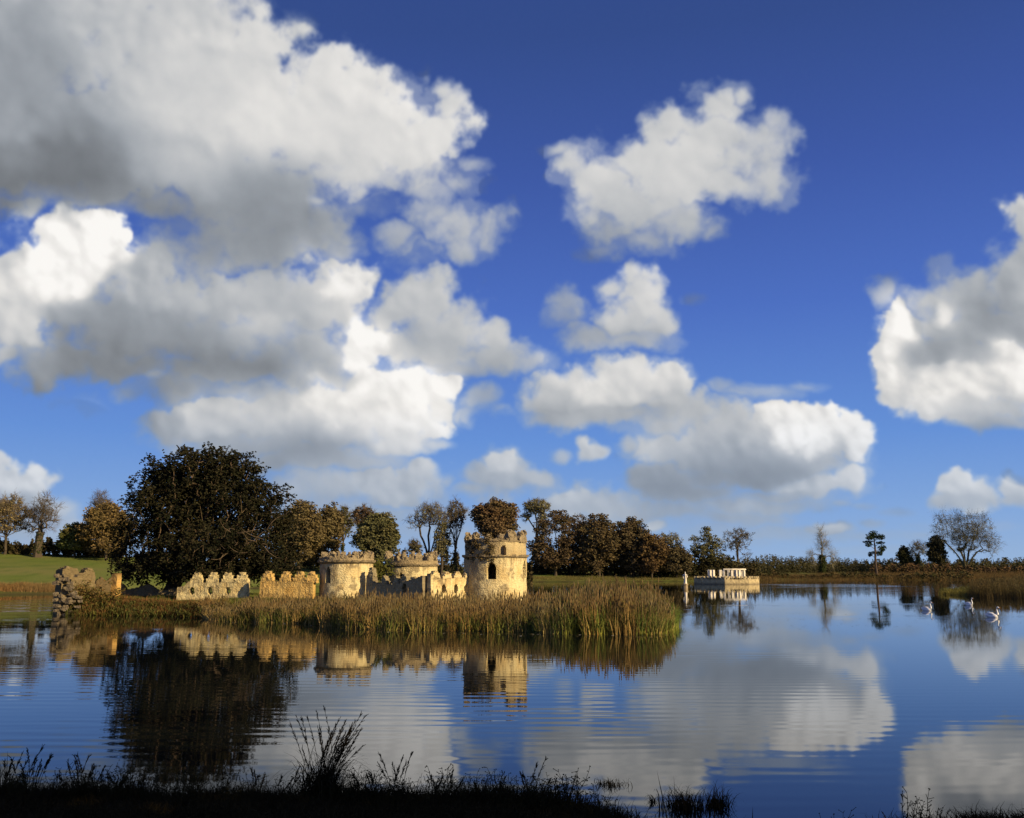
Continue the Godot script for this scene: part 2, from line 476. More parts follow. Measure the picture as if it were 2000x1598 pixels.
	for k in n:
		if cover[k] > 0.004:
			high[k] = high[k] * 0.4 - (cell.get_noise_2d(X[k] + U2[k] * 30.0, Y[k] + V2[k] * 30.0) * 4.5 * maxf(0.0, bump[k] - 0.4) - soft.get_noise_2d(X[k], Y[k]) * 20.0 * bump[k])
	var px_size := F * step
	var sunv := Vector3(0.66, -0.5, 0.56)
	var bytes := PackedByteArray()
	bytes.resize(n * 3)
	var dither := RandomNumberGenerator.new()
	dither.seed = 77
	for j in h:
		var el := 90.0 - (j0 + j + 0.5) * 180.0 / (full / 2)
		var air := sky_color(maxf(el, -1.0))
		for i in w:
			var k := j * w + i
			var o := air
			if cover[k] > 0.004 and i > 0 and j > 0 and i < w - 1 and j < h - 1:
				var gx := (high[k + 1] - high[k - 1]) / (2.0 * px_size)
				var gy := (high[k + w] - high[k - w]) / (2.0 * px_size)
				gx = clampf(gx, -1.6, 1.6)
				gy = clampf(gy, -1.6, 1.6)
				var lam := (-gx * sunv.x - gy * sunv.y + sunv.z) / sqrt(1.0 + gx * gx + gy * gy)
				var g := tone[k] + (lam - 0.5) * 0.15 * (0.12 + bump[k]) + U2[k] * 0.02 + 0.02 + (0.04 - 0.12 * clampf(cell.get_noise_2d(X[k] * 1.3 + V2[k] * 30.0, Y[k] * 1.3 + U2[k] * 30.0) + 0.7, 0.0, 1.0)) * maxf(0.0, bump[k] - 0.45)
				g = clampf(g * 0.965, 0.42, 1.0)
				var warm := smoothstep(0.6, 0.95, g)
				var col := Color(g * lerpf(0.94, 1.0, warm), g * lerpf(0.975, 0.99, warm), g * lerpf(1.02, 0.975, warm))
				var low := clampf((el - 1.0) / 9.0, 0.0, 1.0)
				col = col.lerp(air, (1.0 - low) * 0.3)
				var cv := cover[k]
				o = air.lerp(col, cv)
			var dz := dither.randf() - 0.5
			bytes[k * 3] = clampi(roundi(o.r * 255.0 + dz), 0, 255)
			bytes[k * 3 + 1] = clampi(roundi(o.g * 255.0 + dz), 0, 255)
			bytes[k * 3 + 2] = clampi(roundi(o.b * 255.0 + dz), 0, 255)
	return Image.create_from_data(w, h, false, Image.FORMAT_RGB8, bytes)


func paint_sky() -> Image:
	# the rest of the sky: cumulus like those in view, all round
	var around := []
	var r := RandomNumberGenerator.new()
	r.seed = 31
	for k in 64:
		var az := r.randf_range(46.0, 314.0)
		if az > 180.0:
			az -= 360.0
		var el := 4.0 + 50.0 * pow(r.randf(), 1.4)
		var size := lerpf(60.0, 220.0, el / 54.0)
		for m in r.randi_range(3, 6):
			var tone := lerpf(0.92, 0.6, m / 6.0)
			around.append([1000.0 + F * deg_to_rad(az) + r.randfn() * size * 0.9, 1115.0 - F * deg_to_rad(el) + m * size * 0.14 + r.randfn() * size * 0.12, size * r.randf_range(0.5, 1.1), size * r.randf_range(0.25, 0.5), tone, 4.0, 0.5])
	var whole := sky_patch(0, 0, 1024, 262, 1024, around, true)
	var all := Image.create(1024, 512, false, Image.FORMAT_RGB8)
	all.fill(Color8(96, 104, 100))
	all.blit_rect(whole, Rect2i(0, 0, 1024, 262), Vector2i.ZERO)
	all.resize(4096, 2048, Image.INTERPOLATE_BILINEAR)
	var i0 := 1570
	var j0 := 500
	var seen := sky_patch(i0, j0, 956, 548, 4096, view_puffs(), false)
	all.blit_rect(seen, Rect2i(0, 0, 956, 548), Vector2i(i0, j0))
	var turned := Image.create(4096, 2048, false, Image.FORMAT_RGB8)  # the left edge of a panorama looks along -z
	turned.blit_rect(all, Rect2i(2048, 0, 2048, 2048), Vector2i.ZERO)
	turned.blit_rect(all, Rect2i(0, 0, 2048, 2048), Vector2i(2048, 0))
	return turned


# ------------------------------------------------------------------ land and water
const SHORE := [[-2600, 26], [-1200, 62], [-300, 100], [0, 112], [220, 118], [600, 165], [900, 215], [1000, 236], [1340, 250], [1480, 285], [1850, 289], [2300, 280], [2900, 190], [3600, 90], [4600, 30]]
const RISE := [[-300, 0.12], [220, 0.11], [600, 0.085], [1000, 0.07], [1480, 0.05]]
const CAP := [[-300, 7.0], [0, 5.9], [220, 5.5], [600, 3.9], [1000, 2.3], [1300, 1.9], [1480, 1.6], [2600, 1.6]]
const NEAR := [[-1500, 12.4], [0, 11.1], [400, 10.9], [700, 10.9], [1000, 10.8], [1130, 10.5], [1250, 9.6], [1500, 8.8], [1700, 9.5], [1790, 9.75], [2000, 9.95], [3500, 11.5]]


func bearing(x: float, z: float) -> float:
	return clampf(1000.0 + F * 1.015 * x / maxf(-z, 0.5), -2600.0, 4600.0)


func ground(x: float, z: float) -> float:
	var d := -z
	if d < 30.0:
		var w := (table(NEAR, bearing(x, z)) - d if d > 2.0 else 9.0)
		if w > -1.0:
			return clampf(w * 0.75, -0.7, 0.38) + clampf(w - 1.2, 0.0, 9.0) * 0.1 + nz.get_noise_2d(x * 0.9, z * 0.9) * 0.06
	var px := bearing(x, z)
	var s := d - table(SHORE, px)
	var h := -0.8
	if s > -4.0:
		h = clampf(s * 0.2, -0.8, 0.45) + clampf(s - 2.0, 0.0, 400.0) * table(RISE, px)
		h = minf(h, table(CAP, px))
		if s > 3.0:
			h += nz.get_noise_2d(x * 0.02, z * 0.02) * 0.25
	return h


func island(x: float, z: float) -> float:
	var p := Vector2(x, z)
	var best := 1e9
	for k in island_shore.size():
		var q := Geometry2D.get_closest_point_to_segment(p, island_shore[k], island_shore[(k + 1) % island_shore.size()])
		best = minf(best, q.distance_to(p))
	if not Geometry2D.is_point_in_polygon(p, island_shore):
		best = -best
	return clampf(best * 0.5, -0.8, 0.55) + clampf((best - 0.8) * 0.14, 0.0, 0.5) + nz.get_noise_2d(x * 0.35, z * 0.35) * 0.1


func sheet(rows: Array, tint: Callable) -> ArrayMesh:  # rows of points of equal length
	var s := Shape.new()
	var w: int = rows[0].size()
	for r in rows:
		for p in r:
			s.v.append(p)
			s.c.append(tint.call(p))
	for j in rows.size() - 1:
		for i in w - 1:
			var a := j * w + i
			s.ix.append_array(PackedInt32Array([a, a + 1, a + w + 1, a, a + w + 1, a + w]))
	return s.commit(true)


func grass_tint(p: Vector3) -> Color:
	var n := nz.get_noise_2d(p.x * 0.03, p.z * 0.05)
	var m := nz.get_noise_2d(p.x * 0.21 + 50.0, p.z * 0.3)
	var c := Color(0.14, 0.18, 0.04).lerp(Color(0.18, 0.18, 0.06), clampf(0.4 + n * 1.2, 0, 1))
	c = c.lerp(Color(0.09, 0.13, 0.028), clampf(m * 1.3, 0, 0.8))
	if p.y < 0.35:
		c = c.lerp(Color(0.05, 0.038, 0.02), clampf((0.35 - p.y) * 3.0, 0, 1))
	return c


func build_land() -> void:
	for q in [[108, 61.5], [180, 60.6], [330, 59.8], [415, 56.5], [620, 55.6], [840, 55], [1040, 56], [1066, 60], [1045, 68], [900, 74], [600, 79], [300, 79], [112, 76]]:
		var p := at(q[0], 1115, q[1])
		island_shore.append(Vector2(p.x, p.z))
	# the land all round the lake, out to the horizon
	var rows := []
	var radii := []
	var r := 13.0
	while r < 3200.0:
		radii.append(r)
		r += 3.0 if r < 60.0 else (2.5 if r < 330.0 else r * 0.06)
	var turns := []
	var a := -PI
	while a < PI:
		turns.append(a)
		a += deg_to_rad(0.45) if absf(a) < deg_to_rad(38.0) else deg_to_rad(3.0)
	turns.append(PI)
	for rr in radii:
		var row := PackedVector3Array()
		for t in turns:
			var x: float = sin(t) * rr
			var z: float = -cos(t) * rr
			row.append(Vector3(x, ground(x, z) - (0.12 if rr < 17.0 else 0.0), z))
		rows.append(row)
	kind(part(sheet(rows, grass_tint), "ground", M.earth), "structure", "green meadow rising behind the lake")
	# the bank the camera stands on
	rows = []
	for j in 70:
		var row := PackedVector3Array()
		for i in 110:
			var x := -14.0 + i * 0.26
			var z := -12.6 + j * 0.4
			row.append(Vector3(x, ground(x, z), z))
		rows.append(row)
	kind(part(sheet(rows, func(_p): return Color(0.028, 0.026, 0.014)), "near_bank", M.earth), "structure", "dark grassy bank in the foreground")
	# the island
	rows = []
	var lo := at(90, 1115, 80)
	for j in 64:
		var row := PackedVector3Array()
		for i in 100:
			var x := -42.0 + i * 0.46
			var z := -81.0 + j * 0.44
			row.append(Vector3(x, island(x, z), z))
		rows.append(row)
	kind(part(sheet(rows, func(p): return Color(0.075, 0.085, 0.025).lerp(Color(0.07, 0.045, 0.02), clampf(0.4 + nz.get_noise_2d(p.x * 0.5, p.z * 0.5) - p.y * 0.4, 0, 1))), "island_ground", M.earth), "structure", "low grassy island in the lake")


func build_water() -> void:
	# one ripple map for a hundred metres of lake
	var w := 512
	var h := 2048
	var size := 100.0
	var waves := [[4, 172, 0.0065, 0.3], [-3, 158, 0.006, 1.7], [9, 187, 0.004, 4.1], [-14, 214, 0.0032, 2.2], [22, 243, 0.003, 5.0], [-31, 131, 0.0022, 0.9], [38, 262, 0.0026, 3.3], [-45, 226, 0.0022, 1.1]]
	var data := PackedFloat32Array()
	data.resize(w * h * 3)
	var drift := fbm(21, 17.0, 3)
	for j in h:
		var z := -(j + 0.5) / h * size
		for i in w:
			var x := (i + 0.5) / w * size - 50.0
			var calm := smoothstep(-2.0, 9.0, x + 0.12 * z) * smoothstep(50.0, 40.0, absf(x))
			var e := lerpf(0.62, 0.13, calm) * (0.75 + drift.get_noise_2d(x, z * 1.6) * 0.9)
			e += (exp(-pow((z + 79.0) / 4.0, 2)) + exp(-pow((z + 57.0) / 2.5, 2))) * smoothstep(12.0, 22.0, x) * (0.3 + drift.get_noise_2d(x * 0.6, z * 2.0 + 30.0))
			e += smoothstep(-60.0, -68.0, z) * smoothstep(-22.0, -32.0, x) * smoothstep(-50.0, -46.0, x) * 1.5
			var bend := drift.get_noise_2d(x * 0.35 + 70.0, z * 0.35) * 5.0
			var sx := 0.0
			var sz := 0.0
			for v in waves:
				var c: float = cos((v[0] * x + v[1] * z) * TAU / size + v[3] + bend) * v[2] * e
				sz += c
				sx += c * v[0] / v[1]
			var k := (j * w + i) * 3
			data[k] = 0.5 - sx * 0.5
			data[k + 1] = 0.5 + sz * 0.5
			data[k + 2] = 1.0
	var im := Image.create_from_data(w, h, false, Image.FORMAT_RGBF, data.to_byte_array())
	var m := StandardMaterial3D.new()
	m.resource_name = "water"
	m.albedo_color = Color(0.004, 0.006, 0.007).linear_to_srgb()
	m.roughness = 0.025
	m.metallic_specular = 0.34
	m.normal_enabled = true
	m.normal_texture = ImageTexture.create_from_image(im)
	m.normal_scale = 1.0
	var arr := []
	arr.resize(Mesh.ARRAY_MAX)
	var v := PackedVector3Array([Vector3(-900, 0, 12), Vector3(900, 0, 12), Vector3(900, 0, -420), Vector3(-900, 0, -420)])
	var uv := PackedVector2Array()
	for p in v:
		uv.append(Vector2(p.x / size + 0.5, -p.z / size))
	arr[Mesh.ARRAY_VERTEX] = v
	arr[Mesh.ARRAY_TEX_UV] = uv
	arr[Mesh.ARRAY_NORMAL] = PackedVector3Array([Vector3.UP, Vector3.UP, Vector3.UP, Vector3.UP])
	arr[Mesh.ARRAY_TANGENT] = PackedFloat32Array([1, 0, 0, 1, 1, 0, 0, 1, 1, 0, 0, 1, 1, 0, 0, 1])
	arr[Mesh.ARRAY_INDEX] = PackedInt32Array([0, 2, 1, 0, 3, 2])
	var mesh := ArrayMesh.new()
	mesh.add_surface_from_arrays(Mesh.PRIMITIVE_TRIANGLES, arr)
	kind(part(mesh, "lake_water", m), "structure", "calm lake with fine ripples mirroring the sky")


# ------------------------------------------------------------------ the ruined toy fort
const CREAM := Color(0.68, 0.575, 0.32)
const RUBBLE := Color(0.22, 0.18, 0.115)
const SOOT := Color(0.12, 0.1, 0.075)
const OCHRE := Color(0.46, 0.3, 0.1)


# a wall of small cells between two faces; cells that solid() refuses are left open
func shell(nu: int, nv: int, pos: Callable, solid: Callable, closed: bool, tint: Callable) -> ArrayMesh:
	var s := Shape.new()
	var cols := nu if closed else nu + 1
	for face in 2:
		for j in nv + 1:
			for i in cols:
				var p: Vector3 = pos.call(float(i) / nu, float(j) / nv, face)
				s.v.append(p)
				s.c.append(tint.call(p, float(i) / nu, float(j) / nv))
	var open := PackedByteArray()
	open.resize(nu * nv)
	for j in nv:
		for i in nu:
			open[j * nu + i] = 0 if solid.call((i + 0.5) / nu, (j + 0.5) / nv) else 1
	var layer := cols * (nv + 1)
	var add := func(a: int, b: int, c: int, d: int): s.ix.append_array(PackedInt32Array([a, b, c, a, c, d]))
	for j in nv:
		for i in nu:
			if open[j * nu + i]:
				continue
			var i1 := (i + 1) % cols if closed else i + 1
			var a := j * cols + i
			var b := j * cols + i1
			var c := (j + 1) * cols + i1
			var d := (j + 1) * cols + i
			add.call(a, d, c, b)
			add.call(a + layer, b + layer, c + layer, d + layer)
			if j == nv - 1 or open[(j + 1) * nu + i]:
				add.call(d, d + layer, c + layer, c)
			if j > 0 and open[(j - 1) * nu + i]:
				add.call(a, b, b + layer, a + layer)
			var left := (i + nu - 1) % nu
			var right := (i + 1) % nu
			if (i == 0 and not closed) or open[j * nu + left]:
				add.call(a, a + layer, d + layer, d)
			if (i == nu - 1 and not closed) or open[j * nu + right]:
				add.call(b, c, c + layer, b + layer)
	return s.commit()


# a rough block of masonry: a box with rounded, broken faces
func lump(s: Shape, at_: Vector3, size: Vector3, turn: float, col: Color, rough := 0.03) -> void:
	var n := 5
	var basis := Basis(Vector3.UP, turn)
	var dirs := [Vector3.RIGHT, Vector3.LEFT, Vector3.UP, Vector3.BACK, Vector3.FORWARD]
	for dvec in dirs:
		var u: Vector3 = Vector3.UP.cross(dvec) if absf(dvec.y) < 0.5 else Vector3.RIGHT
		var w: Vector3 = dvec.cross(u)
		var first := s.v.size()
		for j in n + 1:
			for i in n + 1:
				var q: Vector3 = dvec + u * (2.0 * i / n - 1.0) + w * (2.0 * j / n - 1.0)
				var round_ := q.normalized() * 1.25
				q = q.lerp(round_, 0.1)
				var p: Vector3 = at_ + basis * (q * size * 0.5)
				p += Vector3(nz.get_noise_3dv(p * 3.1), nz.get_noise_3dv(p * 3.1 + Vector3(40, 0, 0)), nz.get_noise_3dv(p * 3.1 + Vector3(0, 40, 0))) * rough * 2.4
				s.v.append(p)
				var t := nz.get_noise_3dv(p * 4.0) * 0.5 + nz.get_noise_3dv(p * 13.0) * 0.5
				s.c.append(col * (1.0 + t * 0.6))
		for j in n:
			for i in n:
				var a := first + j * (n + 1) + i
				s.ix.append_array(PackedInt32Array([a, a + 1, a + n + 2, a, a + n + 2, a + n + 1]))


func streak(a: float, y: float) -> float:
	return clampf(nz.get_noise_2d(a * 5.5, y * 0.35) * 1.4 + nz.get_noise_2d(a * 16.0, y * 0.8) * 0.7, 0.0, 1.0)


# lime-washed render with lichen runs under the cornice and bare patches
func render_tint(p: Vector3, a: float, below_top: float, base_dirt: float) -> Color:
	var n := nz.get_noise_3dv(p * 1.1)
	var f := nz.get_noise_3dv(p * 6.0)
	var c := CREAM.lerp(OCHRE, clampf(n * 0.9 + 0.05, 0.0, 0.45))
	c = c.lerp(Color(0.66, 0.57, 0.33), clampf(-n * 1.2, 0.0, 0.7))
	c = c * (1.0 + f * 0.28)
	var run := streak(a, p.y) * exp(-below_top * 1.1)
	c = c.lerp(SOOT, clampf(run * 0.85 + exp(-below_top * 12.0) * 0.5, 0.0, 0.8))
	var patch := nz.get_noise_3dv(p * 0.75 + Vector3(9, 3, 5)) + nz.get_noise_3dv(p * 3.0) * 0.5
	c = c.lerp(RUBBLE * (1.0 + f * 0.5), smoothstep(0.18, 0.42, patch) * 0.75)
	if base_dirt < 0.8:
		c = c.lerp(Color(0.3, 0.2, 0.08), clampf((0.8 - base_dirt) * 0.6 + f * 0.3, 0.0, 0.6))
	return c


func pointed(u: float, v: float, cu: float, half: float, v0: float, spring: float, top: float) -> bool:  # inside a pointed arch
	var x := absf(u - cu) / half
	if x > 1.0 or v < v0:
		return false
	if v < spring:
		return true
	var t := (v - spring) / (top - spring)
	return t < 1.0 and x < sqrt(maxf(0.0, 1.0 - t * t)) * (1.0 - t * 0.25)


# round tower: angle 0 faces the camera, positive to the right
func tower_wall(centre: Vector3, r: float, thick: float, y0: float, y1: float, openings: Array, ragged: float, grey: float, weather_from: float) -> ArrayMesh:
	var nu := int(TAU * r / 0.06)
	var nv := int((y1 - y0) / 0.06)
	var pos := func(u: float, v: float, face: int) -> Vector3:
		var a := (u - 0.5) * TAU
		var y := lerpf(y0, y1, v)
		var rr := r if face == 0 else r - thick
		var p := Vector3(sin(a) * rr, y, cos(a) * rr)
		var g := p + centre
		rr += nz.get_noise_3dv(g * 0.8) * 0.05 + nz.get_noise_3dv(g * 3.0) * 0.012
		return Vector3(sin(a) * rr, y, cos(a) * rr)
	var solid := func(u: float, v: float) -> bool:
		var a := (u - 0.5) * TAU
		var y := lerpf(y0, y1, v)
		for o in openings:
			if pointed(a * r, y, o[0] * r, o[1], o[2], o[3], o[4]):
				return false
		return y < y1 - ragged * (0.5 + 0.9 * nz.get_noise_2d(a * 2.2 + centre.x, 3.0))
	var tint := func(p: Vector3, u: float, v: float) -> Color:
		var a := (u - 0.5) * TAU
		var c := render_tint(p + centre, a * r, y1 - p.y, p.y - y0)
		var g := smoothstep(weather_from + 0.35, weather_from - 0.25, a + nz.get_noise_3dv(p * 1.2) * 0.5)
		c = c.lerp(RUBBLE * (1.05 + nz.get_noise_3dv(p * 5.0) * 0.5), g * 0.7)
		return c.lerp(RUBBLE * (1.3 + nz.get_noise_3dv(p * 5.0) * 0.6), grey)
	return shell(nu, nv, pos, solid, true, tint)


func ring(centre_y: float, r: float, proud: float, h: float, col: Color, seed_: float, sag: float) -> ArrayMesh:  # a moulding that runs round a tower
	var s := Shape.new()
	var prof := [Vector2(-0.3, 0.0), Vector2(0.0, 0.0), Vector2(proud * 0.7, h * 0.25), Vector2(proud, h * 0.5), Vector2(proud, h), Vector2(-0.3, h + 0.02)]
	var n := 96
	for i in n:
		var a := TAU * i / n
		for q in prof:
			var k: float = 1.0 + nz.get_noise_3d(a * 6.0, q.y * 20.0 + q.x * 20.0, seed_) * sag
			var rr: float = r + q.x * k
			s.v.append(Vector3(sin(a) * rr, centre_y + q.y * k, cos(a) * rr))
			s.c.append(col * (1.0 + nz.get_noise_3d(a * 9.0, q.y * 9.0, seed_ + 4.0) * 0.6))
	for i in n:
		for k in prof.size() - 1:
			var a := i * 6 + k
			var b := ((i + 1) % n) * 6 + k
			s.ix.append_array(PackedInt32Array([a, b, b + 1, a, b + 1, a + 1]))
	return s.commit()


func disc(r: float, y: float, col: Color) -> ArrayMesh:
	var s := Shape.new()
	for i in 40:
		var a := TAU * i / 40
		var b := TAU * (i + 1) / 40
		for yy in [y, y - 0.15]:
			s.tri(Vector3(0, yy, 0), Vector3(sin(a) * r, yy, cos(a) * r), Vector3(sin(b) * r, yy, cos(b) * r), col)
	return s.commit()


# merlons round a tower; each is a part, some broken low
func merlons(root: Node3D, r: float, y: float, n: int, w: float, h: float, start: float, thick: float, keep: Callable) -> void:
	for k in n:
		var a := start + TAU * k / n
		a = wrapf(a, -PI, PI)
		var f: float = keep.call(a)
		if f <= 0.05:
			continue
		var s := Shape.new()
		var hh := h * f * (0.9 + 0.2 * fposmod(k * 0.618, 1.0))
		var c := Vector3(sin(a), 0, cos(a)) * (r - thick * 0.5)
		var side := Vector3(cos(a), 0, -sin(a))
		var tilt := sin(k * 5.3 + y)
		lump(s, c + Vector3(0, y + hh * 0.24, 0), Vector3(w, hh * 0.54, thick), a, RUBBLE * (1.2 + 0.15 * tilt), 0.05)
		if f > 0.5:
			lump(s, c + side * w * 0.14 * tilt + Vector3(0, y + hh * 0.62, 0), Vector3(w * 0.66, hh * 0.42, thick * 0.9), a + 0.1 * tilt, RUBBLE * 1.25, 0.06)
			lump(s, c + side * w * 0.22 * tilt + Vector3(0, y + hh * 0.92, 0), Vector3(w * 0.36, hh * 0.3, thick * 0.8), a - 0.12 * tilt, RUBBLE * 1.3, 0.06)
		part(s.commit(), "merlon", M.stone, root)


func leaf_cluster(s: Shape, centre: Vector3, spread: Vector3, n: int, size: float, c0: Color, c1: Color) -> void:
	for k in n:
		var p := centre + rv() * spread * pow(rng.randf(), 0.4)
		leaf(s, p, rv(), size * rng.randf_range(0.6, 1.4), c0.lerp(c1, rng.randf()))


func leaf(s: Shape, p: Vector3, nrm: Vector3, size: float, col: Color) -> void:
	var u := nrm.cross(Vector3(0.31, 0.9, 0.27)).normalized() * size * 0.5
	var w := nrm.cross(u).normalized() * size * 0.36
	s.quad(p - u, p - w * 0.9 + u * 0.1, p + u, p + w + u * 0.15, col)


# free-standing crenellated wall; holes are [along, centre height, half width, half height]; caps are merlon centres along the wall
func wall(called: String, label: String, a: Vector3, b: Vector3, thick: float, y0: float, tops: Array, holes: Array, caps: Array, cap_w: float, cap_h: float, shade: float, tone: Color, group := "") -> Node3D:
	var length := Vector2(b.x - a.x, b.z - a.z).length()
	var along := Vector3(b.x - a.x, 0, b.z - a.z) / length
	var out := Vector3(-along.z, 0, along.x)
	if out.z < 0.0:
		out = -out
	var top := 0.0
	for t in tops:
		top = maxf(top, t[1])
	var root := thing(called, Vector3(a.x, 0, a.z), label, "wall", group)
	var nu := int(length / 0.06)
	var nv := int((top - y0) / 0.06)
	var off := Vector3(a.x, 0, a.z)
	var pos := func(u: float, v: float, face: int) -> Vector3:
		var p := along * u * length + Vector3(0, lerpf(y0, top, v), 0)
		var g := p + off
		return p + out * ((thick * 0.5 if face == 0 else -thick * 0.5) + nz.get_noise_3dv(g * 0.9) * 0.06 + nz.get_noise_3dv(g * 3.2) * 0.02)
	var solid := func(u: float, v: float) -> bool:
		var x := u * length
		var y := lerpf(y0, top, v)
		for h in holes:
			if pow((x - h[0]) / h[2], 2) + pow((y - h[1]) / h[3], 2) < 1.0:
				return false
		return y < table(tops, x) + nz.get_noise_2d(x * 2.4 + off.x, off.z) * 0.09
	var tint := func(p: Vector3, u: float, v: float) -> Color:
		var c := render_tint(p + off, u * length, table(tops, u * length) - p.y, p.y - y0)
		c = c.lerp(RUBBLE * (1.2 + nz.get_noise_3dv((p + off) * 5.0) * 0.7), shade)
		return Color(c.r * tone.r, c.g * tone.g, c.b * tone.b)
	part(shell(nu, nv, pos, solid, false, tint), "wall_face", M.stone, root)
	var turn := atan2(-along.z, along.x)
	for cx in caps:
		var s := Shape.new()
		var yb: float = table(tops, cx) - 0.08
		var p: Vector3 = along * cx
		var c := CREAM.lerp(RUBBLE, 0.25 + shade * 0.6)
		c = Color(c.r * tone.r, c.g * tone.g, c.b * tone.b)
		lump(s, p + Vector3(0, yb + cap_h * 0.22, 0), Vector3(cap_w, cap_h * 0.5, thick * 0.95), turn, c, 0.04)
		lump(s, p + Vector3(0, yb + cap_h * 0.58, 0), Vector3(cap_w * 0.72, cap_h * 0.42, thick * 0.9), turn + 0.05, c, 0.04)
		lump(s, p + Vector3(0, yb + cap_h * 0.88, 0), Vector3(cap_w * 0.42, cap_h * 0.3, thick * 0.8), turn - 0.06, c.lerp(RUBBLE, 0.3), 0.04)
		part(s.commit(), "merlon", M.stone, root)
	return root


func top_at(px: float, py: float, d: float) -> float:
	return at(px, py, d).y


func build_fort() -> void:
	var g := 0.6
	# big two-stage tower
	var c := at(967.5, 1115, 60.0)
	c.y = 0.0
	var r := 61.0 / F * 60.0 / 1.014
	var y_c := top_at(967, 1089, 58.2)
	var y_u := top_at(967, 1056, 58.4)
	var big := thing("round_tower", c, "tallest round tower of two stages, cream render, pointed dark window and broken top", "tower", "round towers of the ruined fort")
	var w0 := top_at(962, 1132, 58.0)
	var w1 := top_at(962, 1113, 58.0)
	var w2 := top_at(962, 1097, 58.0)
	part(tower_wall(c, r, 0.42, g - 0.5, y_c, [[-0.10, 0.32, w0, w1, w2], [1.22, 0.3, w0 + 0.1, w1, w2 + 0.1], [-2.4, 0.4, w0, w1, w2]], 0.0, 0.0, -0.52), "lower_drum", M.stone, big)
	part(ring(y_c - 0.02, r, 0.12, 0.16, RUBBLE * 1.1, 1.0, 0.8), "cornice", M.stone, big)
	part(disc(r - 0.3, y_c + 0.05, RUBBLE), "floor_slab", M.stone, big)
	var u0 := top_at(983, 1085, 58.2)
	var u1 := top_at(983, 1073, 58.2)
	var u2 := top_at(983, 1065, 58.2)
	part(tower_wall(c, r - 0.05, 0.4, y_c + 0.08, y_u, [[0.28, 0.2, u0, u1, u2], [-2.6, 0.25, u0, u1, u2]], 0.1, 0.36, 0.1), "upper_drum", M.stone, big)
	part(ring(y_u - 0.1, r - 0.05, 0.05, 0.12, RUBBLE * 1.2, 8.0, 1.0), "string_course", M.stone, big)
	merlons(big, r - 0.02, y_u - 0.06, 13, 0.66, 0.66, 0.1, 0.36, func(a): return 1.0 if a > 0.3 and a < 1.9 else (0.85 if a < -0.9 or a > 1.9 else 0.45))
	var arch := Shape.new()
	for k in 9:
		var w := PI * k / 8.0
		lump(arch, Vector3(sin(0.62) * (r - 0.2), y_u + 0.25, cos(0.62) * (r - 0.2)) + Vector3(cos(w) * 0.24 * cos(0.62), sin(w) * 0.3, -cos(w) * 0.24 * sin(0.62)), Vector3(0.14, 0.14, 0.3), 0.62, RUBBLE * 1.1, 0.02)
	part(arch.commit(), "top_arch", M.stone, big)
	var iv := Shape.new()
	for k in 60:
		var a := rng.randf_range(-1.05, -0.05)
		var y := rng.randf_range(y_c - 0.1, y_u + 0.45) - absf(a + 0.55) * 0.3
		leaf_cluster(iv, Vector3(sin(a) * (r + 0.02), y, cos(a) * (r + 0.02)), Vector3(0.22, 0.2, 0.12), 26, 0.1, Color(0.075, 0.058, 0.03), Color(0.13, 0.1, 0.045))
	kind(part(iv.commit(), "dry_creeper", M.leaf, big), "stuff")
	# left tower
	c = at(676.5, 1115, 62.0)
	c.y = 0.0
	r = 51.0 / F * 62.0 / 1.014
	y_c = top_at(676, 1100, 60.3)
	var left := thing("round_tower", c, "low round tower beside the gapped yellow wall, narrow pointed window on its left", "tower", "round towers of the ruined fort")
	w0 = top_at(649, 1138, 60.5)
	w1 = top_at(649, 1119, 60.5)
	w2 = top_at(649, 1107, 60.5)
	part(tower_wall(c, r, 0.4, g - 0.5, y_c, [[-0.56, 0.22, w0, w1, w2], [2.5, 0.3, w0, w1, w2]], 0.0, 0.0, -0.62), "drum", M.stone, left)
	part(ring(y_c - 0.03, r, 0.17, 0.2, RUBBLE * 0.95, 2.0, 0.7), "cornice", M.stone, left)
	part(disc(r - 0.28, y_c + 0.1, RUBBLE), "floor_slab", M.stone, left)
	part(tower_wall(c, r + 0.04, 0.36, y_c + 0.1, y_c + 0.42, [], 0.14, 0.8, -0.6), "parapet", M.stone, left)
	merlons(left, r + 0.02, y_c + 0.3, 14, 0.46, 0.42, 0.05, 0.34, func(a): return 0.4 if a < -0.5 and a > -1.7 else 1.0)
	# middle tower, farther back
	c = at(803, 1115, 67.5)
	c.y = 0.0
	r = 50.5 / F * 67.5 / 1.014
	y_c = top_at(803, 1106, 65.7)
	var mid := thing("round_tower", c, "round tower at the back between the two others, curled merlons along its grey parapet", "tower", "round towers of the ruined fort")
	w0 = top_at(774, 1134, 66.2)
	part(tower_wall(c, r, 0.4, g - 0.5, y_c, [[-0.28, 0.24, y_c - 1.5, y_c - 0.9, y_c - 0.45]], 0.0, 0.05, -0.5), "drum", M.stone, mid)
	part(ring(y_c - 0.03, r, 0.12, 0.18, RUBBLE * 1.05, 3.0, 0.7), "cornice", M.stone, mid)
	part(disc(r - 0.28, y_c + 0.08, RUBBLE), "floor_slab", M.stone, mid)
	part(tower_wall(c, r + 0.04, 0.36, y_c + 0.1, y_c + 0.45, [], 0.1, 0.75, -0.6), "parapet", M.stone, mid)
	merlons(mid, r + 0.02, y_c + 0.36, 11, 0.55, 0.62, -0.2, 0.34, func(a): return 0.55 if a > -1.25 and a < -0.75 else 1.0)
	var bush := Shape.new()
	for k in 50:
		leaf_cluster(bush, at(737 + rng.randfn() * 13.0, 1112 + rng.randfn() * 11.0, 64.0 + rng.randf() * 1.4), Vector3(0.4, 0.35, 0.4), 30, 0.13, Color(0.06, 0.075, 0.02), Color(0.11, 0.1, 0.03))
